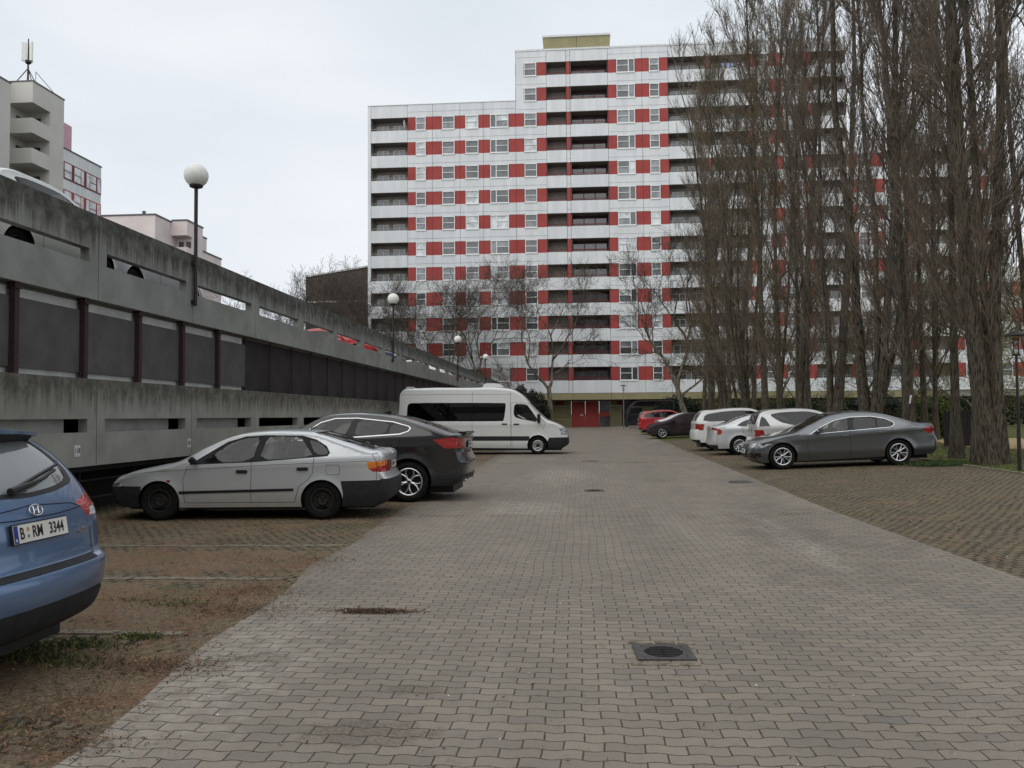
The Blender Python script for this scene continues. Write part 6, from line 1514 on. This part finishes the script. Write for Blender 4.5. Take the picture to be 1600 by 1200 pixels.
    strip = [('wr', 'rear_window', glassm, None, False, [(K['wr'][0], -.60), (K['wr'][1], -.58), (K['wr'][1], .58), (K['wr'][0], .60)]), ('ws', 'windscreen', 'glass', None, False, [(K['ws'][0], -.6), (K['ws'][1], -.68), (K['ws'][1], .68), (K['ws'][0], .6)]),
             ('tl', 'tail_light', tail, None, True, K['tlw']), ('rb', 'lower_bumper', 'blackdull', None, False, [(0, -.95), (0, .95), (1.1, .95), (1.1, -.95)]),
             ('hl', 'headlight', 'lens_head', None, True, [(len(pr)-4.2, .48), (len(pr)-4.2, .95), (len(pr)-3.4, .95), (len(pr)-3.4, .48)]), ('gr', 'grille', 'black', None, False, [(len(pr)-3.9, -.36), (len(pr)-3.9, .36), (len(pr)-3.2, .36), (len(pr)-3.2, -.36)])]
    sp = dict(W=K['W'], wb=K['wb'], wz=K['rr']+.01, ra=K['rr']+.045, xr=K['xr'], xf=K['xf'], xr0=K['xr']+.9, xf0=K['xf']-.95, tr=.12, tf=.2, belt=K['belt'], th=.40 if kind == 'saloon' else .30, paint=paint, ds=ds, flare=.014, crease=[(K['belt'][0]-.10, -.03, .010, .03)], prof=pr, side=side, strip=strip)
    c = Car(sp); c.build_body(); root = tag(empty(name), label, 'car', group)
    c.finish(root); wheels(c, root, rim, K['rr'], K['rr']-.105, .205); liner(c, root)
    if details:
        cabin(c, root, .25, 1.9, .6 if kind == 'saloon' else .72)
        seams(c, side=[[(p, q) for p, q in dl[-1:]+dl[:1]], dl[1:4]]+([dr[1:5]] if dr else []), strip=[[(K['up']-.6, -.62), (K['up']-.6, .62)]], w=.009)
        handle(c, 0, [('dF', 1.2, K['belt'][0]-.12)]+([('dR', .3, K['belt'][0]-.10)] if dr else []), paint if kind != 'compact' else 'black', .19, .03)
        mirror(c, root, 1.98, K['belt'][1]+.04, mat=paint); plate(c, K['up'], 0, root, off=.015)
    place(root, x, y, head, K['wb'], z); return c
silver_liftback(); coupe_suv(); blue_mpv(); grey_saloon(); white_van()
GR = 'cars parked in the right hand bays'
generic('silver saloon with a red tail light and multi spoke wheel, beside the silver compact', GR, 'sliv2', 'saloon', 5.62, 30.65, 0, rim='many')
generic('silver compact hatchback with a tall roof, directly behind the dark grey saloon', GR, 'beigey', 'compact', 5.98, 27.2, 0, rim='five', tail='lens_dred')
generic('white estate car with a dark window band and red lamp, beside the covered car', GR, 'white2', 'estate', 5.42, 34.0, 0, rim='ten', tail='lens_dred')
generic('silver car half hidden between the red car and the covered car', GR, 'sliv2', 'saloon', 5.75, 53.4, 0, rim='five')
generic('bright red SUV at the far end of the right hand row', GR, 'red', 'estate', 5.0, 58.6, 0, rim='five')
generic('black car in the shade by the glazed lobby of the apartment block', GR, 'dark', 'compact', 5.7, 74.5, 0, rim='five', ds=.1)
generic('small white van behind the nose of the long white van', None, 'white', 'estate', -6.1, 62, 0, rim='five', ds=.1)
UP = 'cars on the upper parking deck'
DZ = 4.08
generic('white car with large windscreen rising above the parapet, nearest on the upper deck', UP, 'white2', 'compact', -9.5, 12.2, PI/2, z=DZ-.08, rim='steel')
generic('grey car seen through the second slot of the upper parapet', UP, 'silver', 'saloon', -10.0, 16.4, PI/2, z=DZ, rim='steel', ds=.1)
generic('red car glimpsed through the parapet slots below the second globe lamp', UP, 'red', 'saloon', -12.4, 36.8, 0, z=DZ+.1, ds=.1)
generic('dark blue car on the upper deck just beyond the red one', UP, 'dblue', 'saloon', -12.4, 42.3, 0, z=DZ, ds=.1)
generic('white car on the upper deck glimpsed near the third globe lamp', UP, 'white2', 'estate', -12.3, 57.2, 0, z=DZ-.2, ds=.1)

# covered car
def covered_car():
    n = N('car_cover_cloth'); P = n.objc(); c = n.mix(n.ss(n.noise(P, 2, 5), .35, .65), sr(40, 34, 38), sr(62, 48, 50)); n.set(color=c, rough=.75, spec=.3)
    n.bump(n.m('ADD', n.noise(n.scale(P, (1, 1, 4)), 3.5, 4, .6, 1.5), n.m('MULTIPLY', n.noise(P, 14, 3), .2)), .8, .12); MT['cover'] = n.mat
    sp = dict(W=.93, wb=2.65, wz=.33, ra=.30, xr=-1.0, xf=3.5, xr0=0, xf0=2.6, tr=.16, tf=.25, belt=(.95, .9), th=.42, paint='cover', ds=.08, flare=.03, pow=2.6, crown=.25, shoulder=.0,
        crease=[(.7, .1, .03, .08), (.5, -.06, -.02, .06), (1.0, .04, -.02, .05)],
        prof=[(-.8, .26, .1, 0), (-1.0, .4, .2, 0), (-1.02, .7, .2, 0), (-.95, .98, .14, -.04), (-.6, 1.10, .05, -.1), (-.1, 1.28, 0, -.12), (.5, 1.42, 0, -.1), (1.1, 1.43, 0, -.1), (1.5, 1.36, 0, -.1), (2.1, 1.10, -.04, -.1), (2.6, .96, -.08, -.1), (3.1, .86, -.1, -.12), (3.42, .68, -.2, -.05), (3.5, .45, -.25, 0), (3.35, .24, -.2, 0)])
    PAINT['cover'] = MT['cover']
    c = Car(sp); c.build_body(); root = tag(empty('covered_car'), 'car under a dark maroon fabric cover with one alloy wheel showing', 'car', GR)
    c.finish(root)
    wheels(c, root, 'five_y', .33, .24, .2); liner(c, root)
    for sg in (1, -1):
        b = MB(); b.lathe([(.14*math.sin(PI*i/8), -.14*math.cos(PI*i/8)) for i in range(9)], n=12); o = b.build('mirror_bulge', MT['cover'], root, smooth='all', loc=(2.0, sg*.93, .98)); o.scale = (.9, 1, .8)
    seams(c, side=[[(3.2, .3), (2.6, .42), (1.5, .4), (.4, .33)], [(2.0, .98), (1.2, .80), (.2, .6)], [(2.2, 1.0), (1.2, 1.2), (.6, 1.25)]], w=.018, mat='black', name='cover_seam')
    place(root, 7.45, 49.6, PI, 2.65)
covered_car()

# ------------------------------------------------------------------ lamps on posts
def post_lamp(name, x, y, h, label, group=None, s=1., style='hat'):
    t = tag(empty(name, (x, y, gz(x, y))), label, 'street lamp', group)
    b = MB(); b.tube((0, 0, -.1), (0, 0, h*.30), .055*s, .05*s, 10); b.tube((0, 0, h*.30), (0, 0, h-.55), .04*s, .035*s, 10); b.build('pole', MT['zinc'] if style == 'hat' else MT['dark_steel'], t, smooth=True)
    b = MB(); b.tube((0, 0, h-.55), (0, 0, h-.50), .09*s, .10*s, 12)
    for i in range(4): a = i*PI/2+.4; b.tube((.08*s*math.cos(a), .08*s*math.sin(a), h-.5), (.12*s*math.cos(a), .12*s*math.sin(a), h-.12), .008, n=4)
    b.lathe([(.0, h+.03), (.06*s, h+.02), (.30*s, h-.06), (.31*s, h-.09), (.10*s, h-.10), (0, h-.1)], n=20); b.build('lamp_head', MT['dark_steel'], t)
    b = MB(); b.lathe([(.0, h-.49), (.075*s, h-.48), (.105*s, h-.14), (0, h-.12)], n=14); b.build('lamp_glass', MT['glass'], t, smooth='all')
post_lamp('lantern_post', 9.95, 19.8, 3.15, 'dark lantern post at the right edge, on the grass beside the thick split poplar', s=.8, style='dark')
post_lamp('lantern_post', 4.15, 78.5, 4.1, 'slim grey lantern post standing right of the red double door', 'lantern posts near the block')
post_lamp('lantern_post', 13.2, 52.0, 3.6, 'distant lantern post among the poplar trunks', 'lantern posts near the block')

# ------------------------------------------------------------------ drains and covers
def drain(name, x, y, rz, label):
    t = tag(empty(name, (x, y, gz(x, y)), rz), label, 'drain')
    b = MB(); w_, d_ = .195, .18
    b.box(-w_, -d_, 0, w_, -d_+.045, .012); b.box(-w_, d_-.045, 0, w_, d_, .012); b.box(-w_, -d_+.045, 0, -w_+.05, d_-.045, .012); b.box(w_-.05, -d_+.045, 0, w_, d_-.045, .012)
    n = 40; V = []
    for i in range(n):
        a = 2*PI*i/n; V.append((.130*math.cos(a), .130*math.sin(a), .010))
    for i in range(n):
        a = 2*PI*i/n; k = min((w_-.05)/max(abs(math.cos(a)), 1e-6), (d_-.045)/max(abs(math.sin(a)), 1e-6)); V.append((k*math.cos(a), k*math.sin(a), .010))
    b.add(V, [(i, (i+1) % n, n+(i+1) % n, n+i) for i in range(n)])
    MT.setdefault('iron', simple('cast_iron', sr(80, 77, 74), .65, metal=.3, var=.25, sc=30, bump=.3, bsc=120))
    b.build('frame', MT['iron'], t)
    b = MB(); b.box(-.15, -.145, .001, .15, .145, .0085); b.build('shaft', MT['gap'], t)
    b = MB()
    for i in range(6):
        yy = -.105+i*.042; hw = math.sqrt(max(0, .132**2-yy**2)); b.box(-hw, yy-.007, .003, hw, yy+.007, .012)
    b.box(-.006, -.13, .0035, .006, .13, .0085)
    b.build('grate', simple('grate_iron', sr(44, 42, 41), .6, metal=.3), t)
drain('storm_drain', .555, 5.79, .05, 'square cast iron drain with a round slotted grate in the near paving')
b = MB()
rs_ = random.Random(4)
for (x0, x1, yy) in ((.33, .50, 6.045), (.52, .66, 6.05), (.68, .80, 6.045), (.32, .45, 5.53), (.465, .55, 5.535), (.565, .63, 5.53), (.64, .77, 5.54)): b.box(x0, yy-.035, -.02, x1, yy+.03, .006)
struct(b.build('kerb', MT['kerb'], None, bev=.004))
def cover(name, x, y, r, label):
    b = MB(); b.lathe([(0, .006), (r*.9, .006), (r*.9, .002), (r*.93, .002), (r*.93, .007), (r, .007), (r+.005, -.01)], n=32)
    o = b.build(name, MT['iron'], None, loc=(x, y, gz(x, y))); tag(o, label, 'manhole cover')
cover('manhole_cover', 3.7, 19.3, .33, 'round iron manhole cover at the edge of the right hand bays')
drain('storm_drain', .3, 17.8, .1, 'distant iron storm drain in the middle of the paved lane')
cover('manhole_cover', .35, 28.5, .30, 'farthest manhole cover, in the lane beyond the distant drain')

# ------------------------------------------------------------------ playground bits
t = tag(empty('spring_rider', (12.9, 24.6, gz(12.9, 24.6))), 'orange playground rocker on sand at the right edge', 'playground toy')
b = MB(); b.prism([(-.4, .45), (-.35, .75), (-.1, .70), (.1, .68), (.25, 1.0), (.42, .98), (.40, .6), (.2, .42)], -.05, .05, 'Y'); b.build('body', simple('orange_board', sr(176, 84, 40), .6), t, bev=.01)
b = MB(); pts = [Vector((.1*math.cos(i*.8), .1*math.sin(i*.8), .02+i*.011)) for i in range(40)]; b.path(pts, .014, 5); b.build('spring', MT['dark_steel'], t)
t = tag(empty('signpost', (9.9, 26.5, gz(9.9, 26.5)), .2), 'slanting post with a small white top behind the grey saloon tail', 'post')
b = MB(); b.tube((0, 0, 0), (.30, 0, 1.75), .03, n=8); b.build('pole', MT['dark_steel'], t); b = MB(); b.tube((.27, 0, 1.58), (.315, 0, 1.84), .03, n=8); b.build('cap', MT['white_board'], t)
t = tag(empty('wooden_fence', (12.6, 30, gz(12.6, 30))), 'dark board fence behind the grey saloon tail, before the playground', 'fence')
b = MB()
for i in range(6): b.box(i*.16, 0, .05, i*.16+.15, .03, 1.25+.02*(i % 3))
b.build('boards', simple('dark_boards', sr(40, 35, 32), .9, var=.3), t)
b = MB()
for z_ in (.3, 1.0): b.box(0, .035, z_, .95, .08, z_+.08)
b.build('rails', simple('dark_rails', sr(52, 46, 40), .9), t)
t = tag(empty('bicycle_cage', (4.6, 80.5, gz(4.6, 80.5))), 'dark arched mesh shelter with bins beside the slim lantern post', 'shelter')
b = MB()
for yy in (0, 1.6, 3.2):
    pts = [Vector((2.6*(1-math.cos(a))*.5*1, yy, 2.6*math.sin(a)**.7 if a < PI/2 else 2.6)) for a in np.linspace(0.01, PI/2, 9)]+[Vector((4.4, yy, 2.6)), Vector((4.4, yy, 0))]
    b.path(pts, .05, 6)
for z_ in (.05, 1.3, 2.55): b.tube((.9 if z_ > 2 else .1, 0, z_), (4.4, 0, z_), .03, n=5)
for i in range(26): b.tube((.6+i*.15, 0, .05), (.6+i*.15, 0, 2.3+.01*i), .012, n=4)
b.build('frame', MT['dark_steel'], t)
for i in range(2):
    t2 = tag(empty('waste_container', (6.6+i*1.5, 79.4, gz(7, 79))), ('left' if i == 0 else 'right')+' one of two dark waste containers by the arched shelter', 'waste container')
    b = MB(); b.box(-.6, -.5, .15, .6, .5, 1.15); b.build('bin', MT['blackdull'], t2, bev=.04); b = MB(); b.box(-.62, -.52, 1.15, .62, .52, 1.28); b.build('lid', MT['black'], t2, bev=.05)

# ------------------------------------------------------------------ litter and grass
rng = np.random.default_rng(77)
def scatter(k, fx): return np.array([p for p in (fx() for _ in range(k)) if p is not None])
def litter_obj(name, pts, size, mats, seed, lab_kind='stuff', flat=.35, asp=.25):
    r = np.random.default_rng(seed); k = len(pts); a = r.uniform(0, 2*PI, k); s = size*(.4+r.random(k)*1.1)
    d = np.stack([np.cos(a), np.sin(a), r.normal(0, flat, k)], -1); e = np.stack([-np.sin(a), np.cos(a), r.normal(0, flat, k)], -1)
    z = np.array([gz(x, y) for x, y in pts])+.006+np.abs(r.normal(0, .004, k)); C = np.stack([pts[:, 0], pts[:, 1], z], -1)
    s = s[:, None]; V = np.stack([C-d*s, C-e*s*asp, C+d*s, C+e*s*asp], 1).reshape(-1, 3); V[:, 2] = np.maximum(V[:, 2], np.repeat(z, 4)-.004)
    me = npmesh(name, V, np.arange(4*k).reshape(-1, 4), mats); me.polygons.foreach_set('material_index', r.integers(0, len(mats), k).astype(np.int32))
    o = link(name, me); o['kind'] = 'stuff'; return o
LM = [simple('litter_red', sr(106, 76, 56), .95, var=.3), simple('litter_brown', sr(82, 64, 46), .95, var=.3), simple('litter_tan', sr(132, 106, 78), .95, var=.3), simple('litter_dark', sr(42, 32, 24), .95)]
P_ = []
n_ = 90000
x = rng.uniform(-7.8, -1.9, n_); y = 3.2+rng.random(n_)**1.4*12
cl = np.sin(x*2.1+1.3*np.sin(y*1.7))*np.sin(y*2.6+np.sin(x*1.9))+.5*np.sin(x*6.3+y*4.1)
keep = (cl+rng.normal(0, .6, n_) > .05) & (x < -2.85-.02*y+np.abs(.28*rng.normal(size=n_)))
litter_obj('fallen_litter', np.stack([x[keep], y[keep]], -1), .012, LM, 3)
k = 1500; a = rng.normal(size=(k, 2)); litter_obj('needle_litter', np.stack([-1.72+a[:, 0]*.17, 6.88+a[:, 1]*.045], -1), .014, LM[:2]+LM[3:], 4)
ed = []
for cx, cy, sx, sy, k in ((-2.75, 5.3, .22, .12, 1800), (-2.95, 4.4, .25, .25, 2000), (-2.6, 4.0, .2, .10, 700), (-2.95, 6.9, .3, .15, 1500), (-3.1, 7.6, .3, .2, 1500), (-3.05, 9.2, .3, .3, 900)):
    a = rng.normal(size=(k, 2)); ed.append(np.stack([cx+a[:, 0]*sx, cy+a[:, 1]*sy], -1))
litter_obj('edge_litter', np.concatenate(ed), .012, LM, 21)
k = 1800; xs = rng.uniform(-2.6, 4.2, k); ys = 3.3+rng.random(k)**1.8*22; litter_obj('twig_litter', np.stack([xs, ys], -1), .012, LM[1:], 5)
k = 260; xs = rng.uniform(-7, 9, k); ys = 3.6+rng.random(k)**1.6*20; litter_obj('petal_litter', np.stack([xs, ys], -1), .007, [simple('petal', sr(214, 206, 196), .9)], 6, asp=.7)
x = rng.uniform(4.1, 9.4, 12000); y = rng.uniform(8, 40, 12000); litter_obj('bay_litter', np.stack([x, y], -1), .02, LM, 7)
x = rng.uniform(9.6, 16, 9000); y = rng.uniform(17, 45, 9000); litter_obj('lawn_litter', np.stack([x, y], -1), .03, LM[:3], 8)
def grass_obj(name, pts, h, seed, mats):
    r = np.random.default_rng(seed); k = len(pts); a = r.uniform(0, 2*PI, k); w = .0035; hh = h*(.35+r.random(k)*.9)
    z = np.array([gz(x, y) for x, y in pts]); B = np.stack([pts[:, 0], pts[:, 1], z-.005], -1)
    sd_ = np.stack([np.cos(a), np.sin(a), 0*a], -1)*w; ln = np.stack([r.normal(0, .45, k), r.normal(0, .45, k), np.ones(k)], -1)*hh[:, None]
    V = np.stack([B-sd_, B+sd_, B+ln*.6+sd_*.7, B+ln+np.stack([ln[:, 0]*.35, ln[:, 1]*.35, -.1*hh], -1)], 1).reshape(-1, 3)
    me = npmesh(name, V, np.arange(4*k).reshape(-1, 4), mats); me.polygons.foreach_set('material_index', r.integers(0, len(mats), k).astype(np.int32)); o = link(name, me); o['kind'] = 'stuff'; return o
GM = [simple('grass_green', sr(64, 84, 38), .8, var=.3, sc=2), simple('grass_dark', sr(44, 60, 28), .8, var=.3, sc=2), simple('grass_straw', sr(122, 112, 66), .9, var=.2)]
C_ = []
for cx, cy, sx, sy, k in ((-3.25, 6.0, .10, .04, 420), (-3.6, 5.78, .2, .07, 700), (-3.95, 5.5, .3, .10, 800), (-3.4, 5.35, .22, .08, 420), (-3.45, 7.05, .14, .04, 120), (-3.7, 7.2, .3, .05, 120), (-3.5, 4.2, .35, .08, 300), (-3.0, 3.75, .10, .05, 160), (-3.9, 4.5, .2, .08, 200)):
    a = rng.normal(size=(k, 2)); C_.append(np.stack([cx+a[:, 0]*sx, cy+a[:, 1]*sy], -1))
grass_obj('grass_tufts', np.concatenate(C_), .036, 5, GM)
x = rng.uniform(9.55, 18, 30000); y = 16+rng.random(30000)**1.3*34
sel = ~(((x-21)/7.6)**2+((y-32)/7.5)**2 < 1); grass_obj('grass', np.stack([x[sel], y[sel]], -1), .07, 6, GM)
a = rng.normal(size=(3500, 2)); grass_obj('grass_edge', np.stack([9.2+a[:, 0]*.35, 22.1+a[:, 1]*.25], -1), .10, 7, GM[:2])
